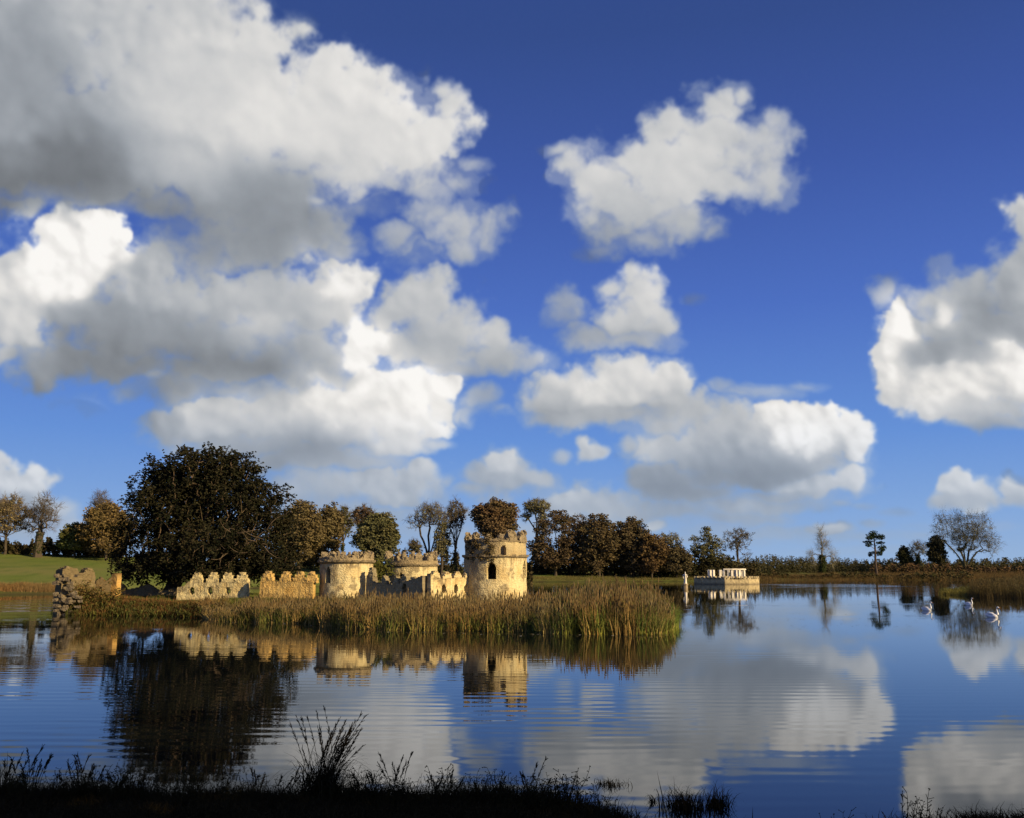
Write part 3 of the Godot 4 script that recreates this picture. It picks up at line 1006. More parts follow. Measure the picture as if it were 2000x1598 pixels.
	tag(part(bush.commit(), "ivy_bush", M.leaf), "olive ivy bush between the left tower and the back tower", "bush")
	# front walls in a zigzag to the big tower
	var base := 0.35
	var e0 := at(720, 1115, 60.6)
	var e1 := at(838, 1115, 57.2)
	var e2 := at(924, 1115, 59.4)
	var l1 := Vector2(e1.x - e0.x, e1.z - e0.z).length()
	var l2 := Vector2(e2.x - e1.x, e2.z - e1.z).length()
	var t_r := top_at(880, 1130, 58.0)
	wall("crenellated_wall", "sunlit cream wall with three oval loopholes, joining the tallest tower on its left", e1, e2, 0.4, base, [[0, t_r + 0.3], [0.3, t_r + 0.2], [0.5, t_r], [l2, t_r + 0.1]], [[l2 * 0.29, top_at(858, 1150, 57.8), 0.16, 0.27], [l2 * 0.56, top_at(884, 1150, 58.4), 0.16, 0.27], [l2 * 0.8, top_at(905, 1150, 58.9), 0.16, 0.27]], [0.4, l2 * 0.38, l2 * 0.62, l2 * 0.86], 0.66, 0.42, 0.0, Color(1.05, 1.03, 1.0), "crenellated walls of the ruined fort")
	var t_l := top_at(780, 1134, 58.5)
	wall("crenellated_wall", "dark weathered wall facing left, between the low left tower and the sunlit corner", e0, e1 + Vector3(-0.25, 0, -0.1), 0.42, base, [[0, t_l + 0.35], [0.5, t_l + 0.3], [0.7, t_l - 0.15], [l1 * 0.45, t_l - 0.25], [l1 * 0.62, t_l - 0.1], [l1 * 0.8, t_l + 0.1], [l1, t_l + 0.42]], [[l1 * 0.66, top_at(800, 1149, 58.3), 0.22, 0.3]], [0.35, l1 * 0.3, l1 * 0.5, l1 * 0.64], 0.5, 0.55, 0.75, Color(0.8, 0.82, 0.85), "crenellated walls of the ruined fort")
	# walls left of the towers
	var f0 := at(351, 1115, 63.2)
	var f1 := at(487, 1115, 62.6)
	var lf := Vector2(f1.x - f0.x, f1.z - f0.z).length()
	var sc := lf / 136.0
	var t_w := top_at(420, 1137, 63.0)
	var cap_h := top_at(420, 1120, 63.0) - t_w + 0.1
	var hy := top_at(420, 1154, 63.0)
	wall("crenellated_wall", "pale wall under the dark yew with three oval holes and four stepped merlons", f0, f1, 0.42, 0.3, [[0, t_w - 0.35], [10 * sc, t_w - 0.3], [22 * sc, t_w], [lf - 0.5, t_w], [lf, t_w + 0.1]], [[29 * sc, hy, 0.19, 0.25], [64 * sc, hy, 0.19, 0.25], [99 * sc, hy, 0.19, 0.25]], [36 * sc, 67 * sc, 96 * sc, 123 * sc], 0.86, cap_h, 0.06, Color(1.0, 1.0, 0.95), "crenellated walls of the ruined fort")
	var g0 := at(512, 1115, 61.4)
	var g1 := at(615, 1115, 60.7)
	var lg := Vector2(g1.x - g0.x, g1.z - g0.z).length()
	sc = lg / 103.0
	wall("crenellated_wall", "ochre wall behind the reeds with three merlons, ending at the low left tower", g0, g1, 0.42, 0.3, [[0, t_w + 0.1], [lg, t_w + 0.05]], [], [13 * sc, 48 * sc, 75 * sc, 98 * sc], 0.8, cap_h, 0.1, Color(0.98, 0.8, 0.52), "crenellated walls of the ruined fort")
	# back wall seen through the gaps, below the yew
	var h0 := at(196, 1115, 66.0)
	var h1 := at(352, 1115, 66.5)
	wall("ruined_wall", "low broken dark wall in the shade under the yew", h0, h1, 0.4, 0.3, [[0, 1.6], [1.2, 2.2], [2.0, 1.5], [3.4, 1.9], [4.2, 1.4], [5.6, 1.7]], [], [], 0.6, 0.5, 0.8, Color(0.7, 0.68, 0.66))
	var r0 := at(188, 1115, 63.6)
	var r1 := at(221, 1115, 64.2)
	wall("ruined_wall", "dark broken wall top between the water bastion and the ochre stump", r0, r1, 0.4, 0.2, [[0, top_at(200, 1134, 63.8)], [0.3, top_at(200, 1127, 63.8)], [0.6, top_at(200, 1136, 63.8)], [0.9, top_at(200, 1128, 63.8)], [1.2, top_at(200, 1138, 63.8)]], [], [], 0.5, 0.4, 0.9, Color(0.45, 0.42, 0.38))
	var p0 := at(222, 1115, 64.2)
	var p1 := at(234, 1115, 64.0)
	wall("wall_stump", "narrow ochre wall stump standing alone left of the yew trunk", p0, p1, 0.4, 0.3, [[0, top_at(228, 1122, 64.0)], [0.5, top_at(228, 1120, 64.0)]], [], [], 0.6, 0.5, 0.0, Color(0.9, 0.7, 0.45))
	# bastion at the left point of the island, straight out of the water
	var b0 := at(117, 1115, 61.4)
	var b1 := at(184, 1115, 63.0)
	var ty := top_at(130, 1113, 61.4)
	var ba := wall("ruined_bastion", "grey rubble bastion rising from the water at the island's left point", b0, b1, 0.9, -0.4, [[0, ty], [0.9, ty + 0.1], [1.1, ty - 0.25], [1.3, ty - 0.25], [1.6, ty - 0.05], [2.1, ty - 0.1], [2.2, ty - 1.0], [2.7, ty - 1.2]], [], [0.4, 1.75], 0.6, 0.25, 0.9, Color(0.6, 0.58, 0.52))
	ba.set_meta("category", "ruin")
	var side := Shape.new()
	for k in 46:
		lump(side, Vector3(rng.randf_range(0.0, 1.7), rng.randf_range(-0.2, ty - 0.3), rng.randf_range(0.4, 0.46)), Vector3(rng.randf_range(0.2, 0.42), rng.randf_range(0.12, 0.24), 0.2), 0.0, SOOT.lerp(RUBBLE, rng.randf() * 0.9), 0.03)
		if k % 1 == 0:
			part(side.commit(), "stone", M.stone, ba)
			side = Shape.new()
	var c0 := at(118, 1115, 61.9)
	var c1 := at(128, 1115, 68.0)
	wall("ruined_wall", "wall running back from the water bastion along the island's left edge", c0, c1, 0.5, -0.4, [[0, ty], [2.0, ty - 0.4], [3.0, ty - 1.2], [6.0, ty - 1.4]], [], [], 0.5, 0.4, 0.8, Color(0.75, 0.75, 0.72))


# ------------------------------------------------------------------ trees
# grows limbs from a trunk towards points spread through the crown's lobes
func grow(trunk: PackedVector3Array, lobes: Array, n: int, outward: float, wander: float) -> Dictionary:
	var pos := PackedVector3Array(trunk)
	var par := PackedInt32Array()
	for k in trunk.size():
		par.append(k - 1)
	var top_at_ := trunk.size() - 1
	if lobes.size() < 16:  # main limbs sweep up to each lobe
		for l in lobes:
			var a := trunk[top_at_]
			var b: Vector3 = l[0]
			if b.y < a.y + 0.4:
				continue
			var ctrl := Vector3(lerpf(a.x, b.x, 0.35), lerpf(a.y, b.y, 0.62), lerpf(a.z, b.z, 0.35)) + rv() * 0.06 * a.distance_to(b)
			var last := top_at_
			for k in range(1, 5):
				var f := k / 5.0
				pos.append(a.lerp(ctrl, f).lerp(ctrl.lerp(b, f), f) + rv() * 0.03 * a.distance_to(b))
				par.append(last)
				last = pos.size() - 1
	var limbs := pos.size()
	var total := 0.0
	for l in lobes:
		total += l[1].x * l[1].y * l[1].z
	var goals := []
	var top := trunk[trunk.size() - 1]
	for l in lobes:
		for k in int(ceil(n * l[1].x * l[1].y * l[1].z / total)):
			var p: Vector3 = l[0] + rv() * pow(rng.randf(), outward) * l[1]
			goals.append([p.distance_to(top), p])
	goals.sort_custom(func(a, b): return a[0] < b[0])
	var tips := PackedInt32Array()
	for g in goals:
		var p: Vector3 = g[1]
		var best := 1e9
		var at_ := 0
		for k in range(trunk.size() - 1, pos.size()):
			var q := pos[k]
			var v := p - q
			var d := v.x * v.x + v.z * v.z + v.y * v.y * (0.3 if v.y > 0.0 else 2.5)
			if d < best:
				best = d
				at_ = k
		var a := pos[at_]
		var m := (a + p) * 0.5 + rv() * a.distance_to(p) * wander + Vector3.UP * a.distance_to(p) * 0.06
		pos.append(m)
		par.append(at_)
		pos.append(p)
		par.append(pos.size() - 2)
		tips.append(pos.size() - 1)
	var burden := PackedFloat32Array()
	burden.resize(pos.size())
	for k in range(pos.size() - 1, -1, -1):
		burden[k] = maxf(burden[k], 1.0)
		if par[k] >= 0:
			burden[par[k]] += burden[k]
	return {"pos": pos, "par": par, "burden": burden, "tips": tips, "trunk": trunk.size()}


func wood(t: Dictionary, r0: float, tip: float, col: Color, col_tip: Color) -> Shape:
	var s := Shape.new()
	var pos: PackedVector3Array = t.pos
	var par: PackedInt32Array = t.par
	var burden: PackedFloat32Array = t.burden
	var e := log(maxf(r0 / tip, 1.1)) / log(maxf(burden[0], 2.0))
	for k in range(1, pos.size()):
		var ra := tip * pow(burden[par[k]], e)
		var rb := tip * pow(burden[k], e)
		if k >= t.trunk:
			ra = minf(ra, rb * 1.5)
		elif k == 1:
			ra *= 1.35
		s.tube(PackedVector3Array([pos[par[k]], pos[k]]), PackedFloat32Array([ra, rb]), 7 if rb > r0 * 0.3 else (4 if rb > tip * 3.0 else 3), col_tip.lerp(col, clampf(rb / r0 * 3.0, 0, 1)), Color(-1, 0, 0), Vector2.ONE, false)
	return s


func twigs(s: Shape, t: Dictionary, n: int, length: float, r: float, col: Color) -> void:
	var pos: PackedVector3Array = t.pos
	for k in t.tips:
		var p := pos[k]
		var d := (p - pos[t.par[k]]).normalized()
		for m in n:
			var q := p
			var dd := (d + rv() * 0.75 + Vector3.UP * 0.15).normalized()
			var l := length * rng.randf_range(0.5, 1.2)
			var mid := q + dd * l * 0.5
			var end := mid + (dd + rv() * 0.4).normalized() * l * 0.5
			s.tube(PackedVector3Array([q, mid, end]), PackedFloat32Array([r, r * 0.75, r * 0.4]), 3, col, Color(-1, 0, 0), Vector2.ONE, false)
			for w in 2:
				var o := q.lerp(end, rng.randf_range(0.3, 0.9))
				s.tube(PackedVector3Array([o, o + (dd + rv() * 0.8).normalized() * l * 0.45]), PackedFloat32Array([r * 0.6, r * 0.35]), 3, col, Color(-1, 0, 0), Vector2.ONE, false)


func foliage(t: Dictionary, per: int, spread: float, size: float, cols: Array) -> Shape:
	var s := Shape.new()
	var pos: PackedVector3Array = t.pos
	for k in t.tips:
		var p := pos[k]
		var n := nz.get_noise_3dv(p * 0.13) * 0.9 + nz.get_noise_3dv(p * 0.5) * 0.5 + 0.45
		var c: Color = cols[0].lerp(cols[1], clampf(n, 0, 1))
		if cols.size() > 2:
			c = c.lerp(cols[2], clampf(nz.get_noise_3dv(p * 0.22 + Vector3(31, 7, 3)) * 1.6, 0, 1))
		var rr := spread * rng.randf_range(0.7, 1.3)
		for m in per:
			var d := rv()
			d.y *= 0.62
			var q := p + d * rr * pow(rng.randf(), 0.5)
			leaf(s, q, (rv() + Vector3(0, 0.7, 0)).normalized(), size * rng.randf_range(0.6, 1.35), c * rng.randf_range(0.95, 1.6))
	return s


func ivy_on(t: Dictionary, upto: int, radius: float, size: float, per: int) -> Shape:
	var s := Shape.new()
	var pos: PackedVector3Array = t.pos
	for k in range(1, upto):
		for m in per:
			var p := pos[k - 1].lerp(pos[k], rng.randf())
			var d := rv()
			d.y *= 0.4
			leaf(s, p + d * radius * rng.randf_range(0.5, 1.15), d, size * rng.randf_range(0.7, 1.3), Color(0.028, 0.036, 0.014) * rng.randf_range(0.7, 1.5))
	return s


# name, label, category, group, px, top row, half width px, depth, kind, crown bottom row, colours, options
func tree(called: String, label: String, cat: String, group: String, px: float, top: float, hw: float, d: float, how: String, cb: float, cols: Array, o := {}) -> Node3D:
	rng.seed = int(px * 31.0 + top * 7.0 + d)
	for k in cols.size():  # late autumn, dulled
		var grey: float = cols[k].r * 0.4 + cols[k].g * 0.6
		cols[k] = Color(lerpf(cols[k].r, grey * 1.08, 0.42), lerpf(cols[k].g, grey * 1.02, 0.25), lerpf(cols[k].b, grey * 0.55, 0.35))
	if group == "trees of the brown wood":
		hw *= 1.2
		d += 16.0
		if how == "leafy":
			cb += 9.0
	var x := ray(px, 1113).x * d
	var y0 := ground(x, -d) - 0.15
	var h := top_at(px, top, d) - y0
	var b := top_at(px, cb, d) - y0
	var r := hw / F * d / 1.014
	var root := thing(called, Vector3(x, y0, -d), label, cat, group)
	var lean: float = o.get("lean", 0.0)
	var fork: float = o.get("fork", b + (h - b) * (0.12 if how == "leafy" else 0.3))
	var trunk := PackedVector3Array()
	for k in 5:
		var f := k / 4.0
		trunk.append(Vector3(lean * f * f + (rng.randfn() * 0.12 if k > 0 else 0.0), f * fork, rng.randfn() * 0.1 if k > 0 else 0.0))
	var mid := (h + b) * 0.5
	var hh := (h - b) * 0.5
	var lobes := []
	if o.has("lobes"):
		for l in o.lobes:  # [dx, y, half width, half height] in photograph pixels from the tree's axis and top
			var rx: float = l[2] / F * d / 1.014
			lobes.append([Vector3(l[0] / F * d / 1.014, top_at(px, top + l[1], d) - y0, rng.randfn() * r * 0.15), Vector3(rx, l[3] / F * d / 1.014, rx)])
	else:
		lobes.append([Vector3(lean, mid + hh * 0.05, 0), Vector3(r * 0.8, hh * 0.88, r * 0.8)])
		for k in 11:
			var a := TAU * k / 11.0 * 2.0 + rng.randf() * 0.6
			var up := rng.randf_range(-0.95, 0.75)
			var w := sqrt(1.0 - up * up * 0.8) if up > 0.0 else 1.0
			lobes.append([Vector3(lean + cos(a) * r * 0.62 * w, mid + up * hh * (0.66 if up > 0.0 else 0.86), sin(a) * r * 0.62 * w), Vector3(r, hh * 0.9, r) * rng.randf_range(0.28, 0.42)])
		lobes.append([Vector3(lean + rng.randfn() * r * 0.15, h - hh * 0.34, 0), Vector3(r * 0.4, hh * 0.34, r * 0.4)])
	var bark := Color(0.085, 0.07, 0.05)
	var twig := Color(0.12, 0.1, 0.075)
	if o.has("bark"):
		bark = o.bark
		twig = bark * 1.3
	var n: int = int(o.get("n", 240) * (1.9 if how == "leafy" else (1.5 if how == "sparse" else 2.0)))
	var size: float = o.get("size", 0.42)
	var t: Dictionary
	var r0: float = o.get("r0", clampf(h * 0.02, 0.16, 0.5))
	if how == "leafy":
		t = grow(trunk, lobes, n, 0.45, 0.16)
		part(wood(t, r0, 0.022, bark, twig).commit(), "trunk", M.bark, root)
		part(foliage(t, o.get("per", 30), o.get("spread", r * 0.17) * 1.1, size * 1.1, cols).commit(), "crown", M.leaf, root)
	elif how == "sparse":
		t = grow(trunk, lobes, n, 0.5, 0.2)
		var s := wood(t, r0, 0.02, bark, twig)
		twigs(s, t, 6, o.get("twig", 1.0), 0.018, twig)
		part(s.commit(), "trunk", M.bark, root)
		part(foliage(t, o.get("per", 9), o.get("spread", r * 0.14), size, cols).commit(), "crown", M.leaf, root)
	else:
		t = grow(trunk, lobes, n, 0.6, 0.2)
		var s := wood(t, r0, 0.02, bark, twig)
		part(s.commit(), "trunk", M.bark, root)
		var tw := Shape.new()
		twigs(tw, t, 9, o.get("twig", 1.2), 0.017, twig)
		part(tw.commit(), "crown", M.bark, root)
	if o.has("ivy"):
		part(ivy_on(t, 5, o.ivy, 0.3 if d < 300.0 else 0.6, 150 if d < 300.0 else 260).commit(), "ivy", M.leaf, root)
	if o.has("ivy_limbs"):
		var s := Shape.new()
		var e := log(maxf(r0 / 0.02, 1.1)) / log(maxf(t.burden[0], 2.0))
		for k in range(1, t.pos.size()):
			if 0.02 * pow(t.burden[k], e) > r0 * 0.22 and t.pos[k].y < h * o.ivy_limbs:
				for m in 70:
					var v := rv()
					leaf(s, t.pos[t.par[k]].lerp(t.pos[k], rng.randf()) + v * o.get("ivy_r", 0.6) * rng.randf_range(0.4, 1.1), v, 0.32, Color(0.03, 0.034, 0.014) * rng.randf_range(0.7, 1.4))
		part(s.commit(), "ivy", M.leaf, root)
	return root


func build_yew() -> void:
	rng.seed = 404
	var d := 68.0
	var base := at(331, 1150, d)
	base.y = island(base.x, base.z) - 0.2
	var root := thing("yew_tree", base, "huge dark rounded yew on the island behind the pale wall", "tree")
	var to := func(px: float, py: float, dz: float) -> Vector3: return at(px, py, d + dz) - base
	var m := d / F / 1.014
	var lobes := []
	for l in [[395, 985, 120, 90, 0], [390, 930, 90, 52, 0], [320, 1010, 72, 82, -1.5], [300, 960, 48, 44, 0], [290, 1060, 62, 62, 0], [262, 1090, 40, 34, 0.5], [350, 1080, 60, 50, -3], [410, 1075, 90, 54, -3.5], [470, 1010, 84, 84, -1], [450, 930, 56, 44, 0], [520, 1060, 62, 58, -1], [500, 1100, 80, 30, -1], [545, 1040, 40, 70, 0], [540, 965, 34, 26, 0], [560, 950, 14, 13, 0], [395, 1000, 110, 90, 3.0], [440, 1090, 110, 36, 2], [400, 888, 50, 18, 0], [252, 1030, 22, 26, 0], [470, 905, 26, 16, 0], [322, 930, 52, 40, 0], [465, 925, 56, 40, 0], [505, 965, 42, 40, 0], [276, 985, 36, 42, 0], [535, 1005, 40, 46, 0], [395, 915, 84, 40, 0], [570, 1085, 18, 36, 0], [300, 1108, 78, 30, -1], [400, 1116, 100, 24, -2], [236, 1085, 20, 34, 0], [500, 1118, 84, 18, 0]]:
		lobes.append([to.call(l[0], l[1], l[4]), Vector3(l[2] * m, l[3] * m, minf(l[2], 95.0) * m * 0.95)])
	var trunk := PackedVector3Array()
	for k in 5:
		trunk.append(Vector3(k * 0.25, k * 0.75, k * 0.05))
	var t := grow(trunk, lobes, 2600, 0.36, 0.14)
	part(wood(t, 0.55, 0.018, Color(0.09, 0.06, 0.04), Color(0.12, 0.09, 0.06)).commit(), "trunk", M.bark, root)
	var s := Shape.new()
	for k in t.tips:
		var p: Vector3 = t.pos[k]
		var out: Vector3 = (p - Vector3(2.5, 4.0, 0)).normalized()
		var n := nz.get_noise_3dv(p * 0.45) * 0.9 + 0.35
		var c := Color(0.014, 0.016, 0.010).lerp(Color(0.042, 0.038, 0.02), clampf(n, 0, 1))
		for q in 8:
			var dir := (out * 0.7 + rv() * 0.8 + Vector3(0, -0.1, 0)).normalized()
			var o := p + rv() * 0.3
			var l := rng.randf_range(0.25, 0.5)
			for w in 7:
				var f := (w + 0.5) / 7.0
				leaf(s, o + dir * l * f + Vector3(0, -0.14 * f * f, 0) + rv() * 0.05, (rv() + Vector3.UP * 0.6).normalized(), rng.randf_range(0.12, 0.21), c * rng.randf_range(0.65, 1.4))
	part(s.commit(), "crown", M.leaf, root)
	# bare grey boughs showing low on the right side
	for k in 16:
		var b := Shape.new()
		var p: Vector3 = to.call(rng.randf_range(430, 530), rng.randf_range(1035, 1085), -5.6 + rng.randf())
		var pts := PackedVector3Array([p])
		var dir := Vector3(rng.randf_range(-0.7, 0.9), rng.randf_range(-0.5, 0.5), rng.randf_range(0.0, 0.5)).normalized()
		for w in 5:
			p += dir * 0.32
			dir = (dir + rv() * 0.35 + Vector3(0, 0.1, 0)).normalized()
			pts.append(p)
		b.tube(pts, PackedFloat32Array([0.015, 0.02, 0.022, 0.02, 0.014, 0.008]), 4, Color(0.13, 0.1, 0.07))
		part(b.commit(), "dead_bough", M.bark, root)


func build_trees() -> void:
	var brown := [Color(0.085, 0.048, 0.022), Color(0.115, 0.07, 0.028), Color(0.075, 0.062, 0.024)]
	var rust := [Color(0.11, 0.066, 0.022), Color(0.13, 0.085, 0.03), Color(0.09, 0.07, 0.025)]
	var olive := [Color(0.052, 0.072, 0.018), Color(0.088, 0.108, 0.026), Color(0.1, 0.085, 0.026)]
	var pale := [Color(0.12, 0.13, 0.06), Color(0.16, 0.15, 0.075)]
	var red := [Color(0.085, 0.042, 0.024), Color(0.1, 0.055, 0.028), Color(0.06, 0.05, 0.022)]
	var straw := [Color(0.17, 0.12, 0.05), Color(0.14, 0.11, 0.05)]
	var gl := "trees on the left field edge"
	var gm := "trees behind the fort"
	var gw := "trees of the brown wood"
	var gr := "trees on the far right shore"
	# left field
	tree("oak_tree", "half bare straw coloured tree cut by the left edge of the photo", "tree", gl, 6, 965, 52, 160, "sparse", 1052, straw, {"per": 12, "size": 0.3, "n": 260, "fork": 3.0})
	tree("bare_tree", "bare pollard with thick forked trunk in the left field", "tree", gl, 71, 963, 34, 158, "bare", 1035, [], {"n": 70, "fork": 4.4, "r0": 0.62, "twig": 1.3, "ivy": 0.75, "lobes": [[0, 35, 20, 32], [18, 45, 16, 34], [-14, 50, 16, 30], [30, 40, 8, 16]]})
	tree("bare_tree", "thin grey bare tree rising behind the rusty oak", "tree", gl, 184, 962, 22, 178, "bare", 1030, [], {"n": 90, "r0": 0.3})
	tree("oak_tree", "rusty brown oak leaning out left of the dark yew", "tree", gl, 205, 980, 56, 158, "leafy", 1078, rust, {"n": 300, "per": 30, "spread": 0.75, "size": 0.34})
	tree("small_tree", "dusky olive small tree left of the rusty oak", "tree", gl, 142, 1019, 34, 160, "leafy", 1080, olive, {"n": 170, "per": 26, "spread": 0.6, "size": 0.34})
	# behind the yew and the fort
	tree("beech_tree", "orange brown tree just right of the yew crown", "tree", gm, 584, 976, 52, 190, "leafy", 1110, rust, {"n": 340, "per": 34, "spread": 0.95, "size": 0.42})
	tree("beech_tree", "tall brown olive tree beside the orange one", "tree", gm, 636, 980, 38, 196, "leafy", 1110, [Color(0.095, 0.065, 0.028), Color(0.12, 0.095, 0.04)], {"n": 260, "per": 26, "spread": 0.8, "size": 0.42})
	tree("thin_tree", "thin dark trunked tree behind the low left tower", "tree", gm, 668, 988, 22, 200, "sparse", 1050, olive, {"n": 120, "per": 12, "ivy": 0.6, "fork": 6.5})
	tree("thin_tree", "half bare red brown crown above the round olive tree", "tree", gm, 708, 986, 30, 215, "sparse", 1040, red, {"n": 150, "per": 12, "fork": 7.0})
	tree("lime_tree", "dense round olive green tree above the fort's back tower", "tree", gm, 735, 1000, 50, 186, "leafy", 1098, olive, {"n": 360, "per": 34, "spread": 0.85, "size": 0.4})
	tree("ash_tree", "elegant nearly bare tree with spreading fan and dark forked ivy trunk", "tree", gm, 836, 980, 42, 190, "sparse", 1030, pale, {"n": 200, "per": 4, "size": 0.28, "ivy": 0.8, "fork": 6.2, "lobes": [[4, 26, 34, 22], [-24, 40, 20, 16], [26, 36, 18, 22], [0, 16, 22, 12]]})
	tree("small_tree", "small thin leaved tree at the foot of the bare fan tree", "tree", gm, 809, 1054, 16, 188, "sparse", 1086, olive, {"n": 60, "per": 12, "fork": 1.5})
	tree("birch_tree", "slim pale olive tree between two ivy trunks", "tree", gm, 863, 1017, 18, 188, "leafy", 1098, [Color(0.1, 0.095, 0.045), Color(0.13, 0.12, 0.06)], {"n": 120, "per": 18, "spread": 0.6, "size": 0.3})
	tree("ash_tree", "tall slender half bare tree with dark ivy column left of the tallest tower", "tree", gm, 889, 974, 24, 192, "sparse", 1040, [Color(0.11, 0.1, 0.05), Color(0.12, 0.08, 0.05)], {"n": 150, "per": 7, "size": 0.3, "ivy": 0.8, "fork": 7.5})
	tree("beech_tree", "broad domed brown beech right behind the tallest tower", "tree", gm, 967, 974, 52, 186, "leafy", 1060, [Color(0.11, 0.06, 0.03), Color(0.13, 0.082, 0.04), Color(0.09, 0.075, 0.035)], {"n": 380, "per": 34, "spread": 0.85, "size": 0.36})
	# the wood on the meadow
	tree("pale_tree", "pale grey green tall tree above the left end of the wood", "tree", gw, 1048, 972, 31, 250, "sparse", 1030, pale, {"n": 200, "per": 14, "size": 0.4, "fork": 11.0, "lobes": [[0, 18, 27, 15], [-20, 36, 12, 10], [12, 40, 12, 16]]})
	tree("beech_tree", "red brown tree at the left end of the wood", "tree", gw, 1085, 990, 44, 240, "leafy", 1108, red, {"n": 260, "per": 26, "spread": 1.1, "size": 0.48, "lobes": [[6, 26, 24, 22], [-24, 42, 20, 18], [-30, 80, 26, 30], [20, 70, 22, 44], [-8, 100, 34, 20]]})
	tree("beech_tree", "open grey brown tree with sky showing through, second in the wood", "tree", gw, 1128, 1001, 32, 248, "sparse", 1108, brown, {"n": 240, "per": 22, "size": 0.45})
	tree("beech_tree", "broad dark brown tree in the middle of the wood", "tree", gw, 1170, 1003, 44, 240, "leafy", 1112, brown, {"n": 380, "per": 32, "spread": 1.15, "size": 0.48})
	tree("beech_tree", "tallest rounded red brown tree in the right half of the wood", "tree", gw, 1232, 1009, 42, 242, "leafy", 1112, red, {"n": 380, "per": 32, "spread": 1.1, "size": 0.48})
	tree("beech_tree", "lower russet tree stepping down right of the rounded one", "tree", gw, 1274, 1040, 32, 238, "leafy", 1112, [Color(0.1, 0.055, 0.024), Color(0.12, 0.072, 0.028)], {"n": 260, "per": 30, "spread": 1.0, "size": 0.46})
	tree("pale_tree", "pale thin tree behind the wood's right end", "tree", gw, 1308, 1039, 28, 262, "sparse", 1090, pale, {"n": 150, "per": 14, "size": 0.42})
	tree("small_tree", "low brown green tree at the wood's right end", "tree", gw, 1322, 1068, 30, 240, "leafy", 1114, brown, {"n": 200, "per": 28, "spread": 0.9, "size": 0.44})
	tree("alder_tree", "leafy olive tree standing apart behind the white ruin", "tree", gw, 1383, 1027, 34, 255, "leafy", 1100, [Color(0.065, 0.07, 0.026), Color(0.1, 0.098, 0.04)], {"n": 170, "per": 20, "spread": 0.8, "size": 0.42, "lobes": [[0, 20, 15, 20], [-22, 28, 12, 8], [16, 34, 16, 16], [-8, 46, 26, 14], [10, 64, 28, 16], [-22, 56, 12, 10]]})
	tree("thin_tree", "thin half bare tree right of the olive tree above the white ruin", "tree", gw, 1442, 1026, 30, 262, "sparse", 1092, [Color(0.09, 0.075, 0.04), Color(0.11, 0.095, 0.05)], {"n": 130, "per": 7, "size": 0.36})
	tree("bush_tree", "rounded dark bush tree below the two thin trees", "tree", gw, 1405, 1088, 40, 258, "leafy", 1118, olive, {"n": 120, "per": 26, "spread": 1.0, "size": 0.46})
	# far right shore
	tree("bare_tree", "bare upright poplar with a dark ivy column on the far shore", "tree", gr, 1607, 1028, 27, 380, "bare", 1100, [], {"n": 70, "ivy": 1.7, "fork": 7.5, "r0": 0.6, "twig": 2.6, "bark": Color(0.19, 0.17, 0.11), "lobes": [[0, 22, 8, 22], [2, 40, 11, 26], [-19, 62, 8, 20], [18, 60, 8, 22]]})
	tree("ivy_tree", "squat black ivy clad stump left of the big spreading tree", "tree", gr, 1769, 1062, 18, 390, "sparse", 1100, [Color(0.03, 0.034, 0.016), Color(0.035, 0.04, 0.018)], {"n": 90, "per": 60, "spread": 1.3, "size": 0.7, "fork": 5.0, "lobes": [[0, 26, 9, 22], [-8, 20, 5, 6], [6, 40, 9, 14]]})
	tree("bare_tree", "pale bare topped tree between ivy stump and big tree", "tree", gr, 1795, 1056, 20, 400, "sparse", 1090, pale, {"n": 90, "per": 5, "ivy": 1.2, "fork": 8.0, "size": 0.5, "twig": 2.0})
	tree("ivy_tree", "dark ivy mass against the left of the big spreading tree", "tree", gr, 1832, 1044, 18, 385, "sparse", 1108, [Color(0.032, 0.034, 0.017), Color(0.045, 0.04, 0.02)], {"n": 120, "per": 50, "spread": 1.5, "size": 0.7, "fork": 6.0})
	tree("spreading_tree", "big spreading many stemmed bare tree with ivy limbs on the right shore", "tree", gr, 1886, 994, 66, 380, "sparse", 1085, [Color(0.12, 0.115, 0.06), Color(0.15, 0.135, 0.075)], {"n": 420, "per": 12, "size": 0.36, "spread": 1.6, "fork": 2.0, "r0": 1.0, "twig": 2.6, "ivy": 2.1, "ivy_limbs": 0.6, "ivy_r": 1.0, "bark": Color(0.11, 0.1, 0.06), "lobes": [[-30, 30, 20, 26], [0, 24, 22, 22], [28, 40, 30, 34], [-44, 52, 14, 22], [44, 70, 22, 24], [4, 58, 40, 26]]})
	# the pine
	rng.seed = 77
	var d := 300.0
	var x := ray(1711, 1113).x * d
	var y0 := ground(x, -d)
	var up := func(py: float) -> float: return top_at(1711, py, d) - y0
	var pine := thing("pine_tree", Vector3(x, y0, -d), "tall lone pine with bare stem and flat tiered crown on the far shore", "tree")
	var s := Shape.new()
	s.tube(PackedVector3Array([Vector3(0.3, -0.5, 0), Vector3(0, up.call(1100), 0), Vector3(0.2, up.call(1070), 0), Vector3(-0.1, up.call(1042), 0)]), PackedFloat32Array([0.42, 0.34, 0.28, 0.1]), 7, Color(0.1, 0.078, 0.06))
	var crown := Shape.new()
	for l in [[0, 1041, 9], [-7, 1045, 9], [8, 1046, 9], [-12, 1051, 7], [13, 1052, 7], [2, 1050, 10], [-9, 1060, 9], [10, 1060, 8], [-14, 1066, 6], [16, 1068, 8], [20, 1070, 4], [4, 1079, 9], [-4, 1081, 4], [9, 1079, 5]]:
		var c := Vector3(l[0] / F * d, up.call(l[1] + rng.randfn() * 1.4), rng.randfn() * 1.0)
		s.tube(PackedVector3Array([Vector3(0, c.y - 1.2, 0), c]), PackedFloat32Array([0.1, 0.04]), 4, Color(0.12, 0.09, 0.06))
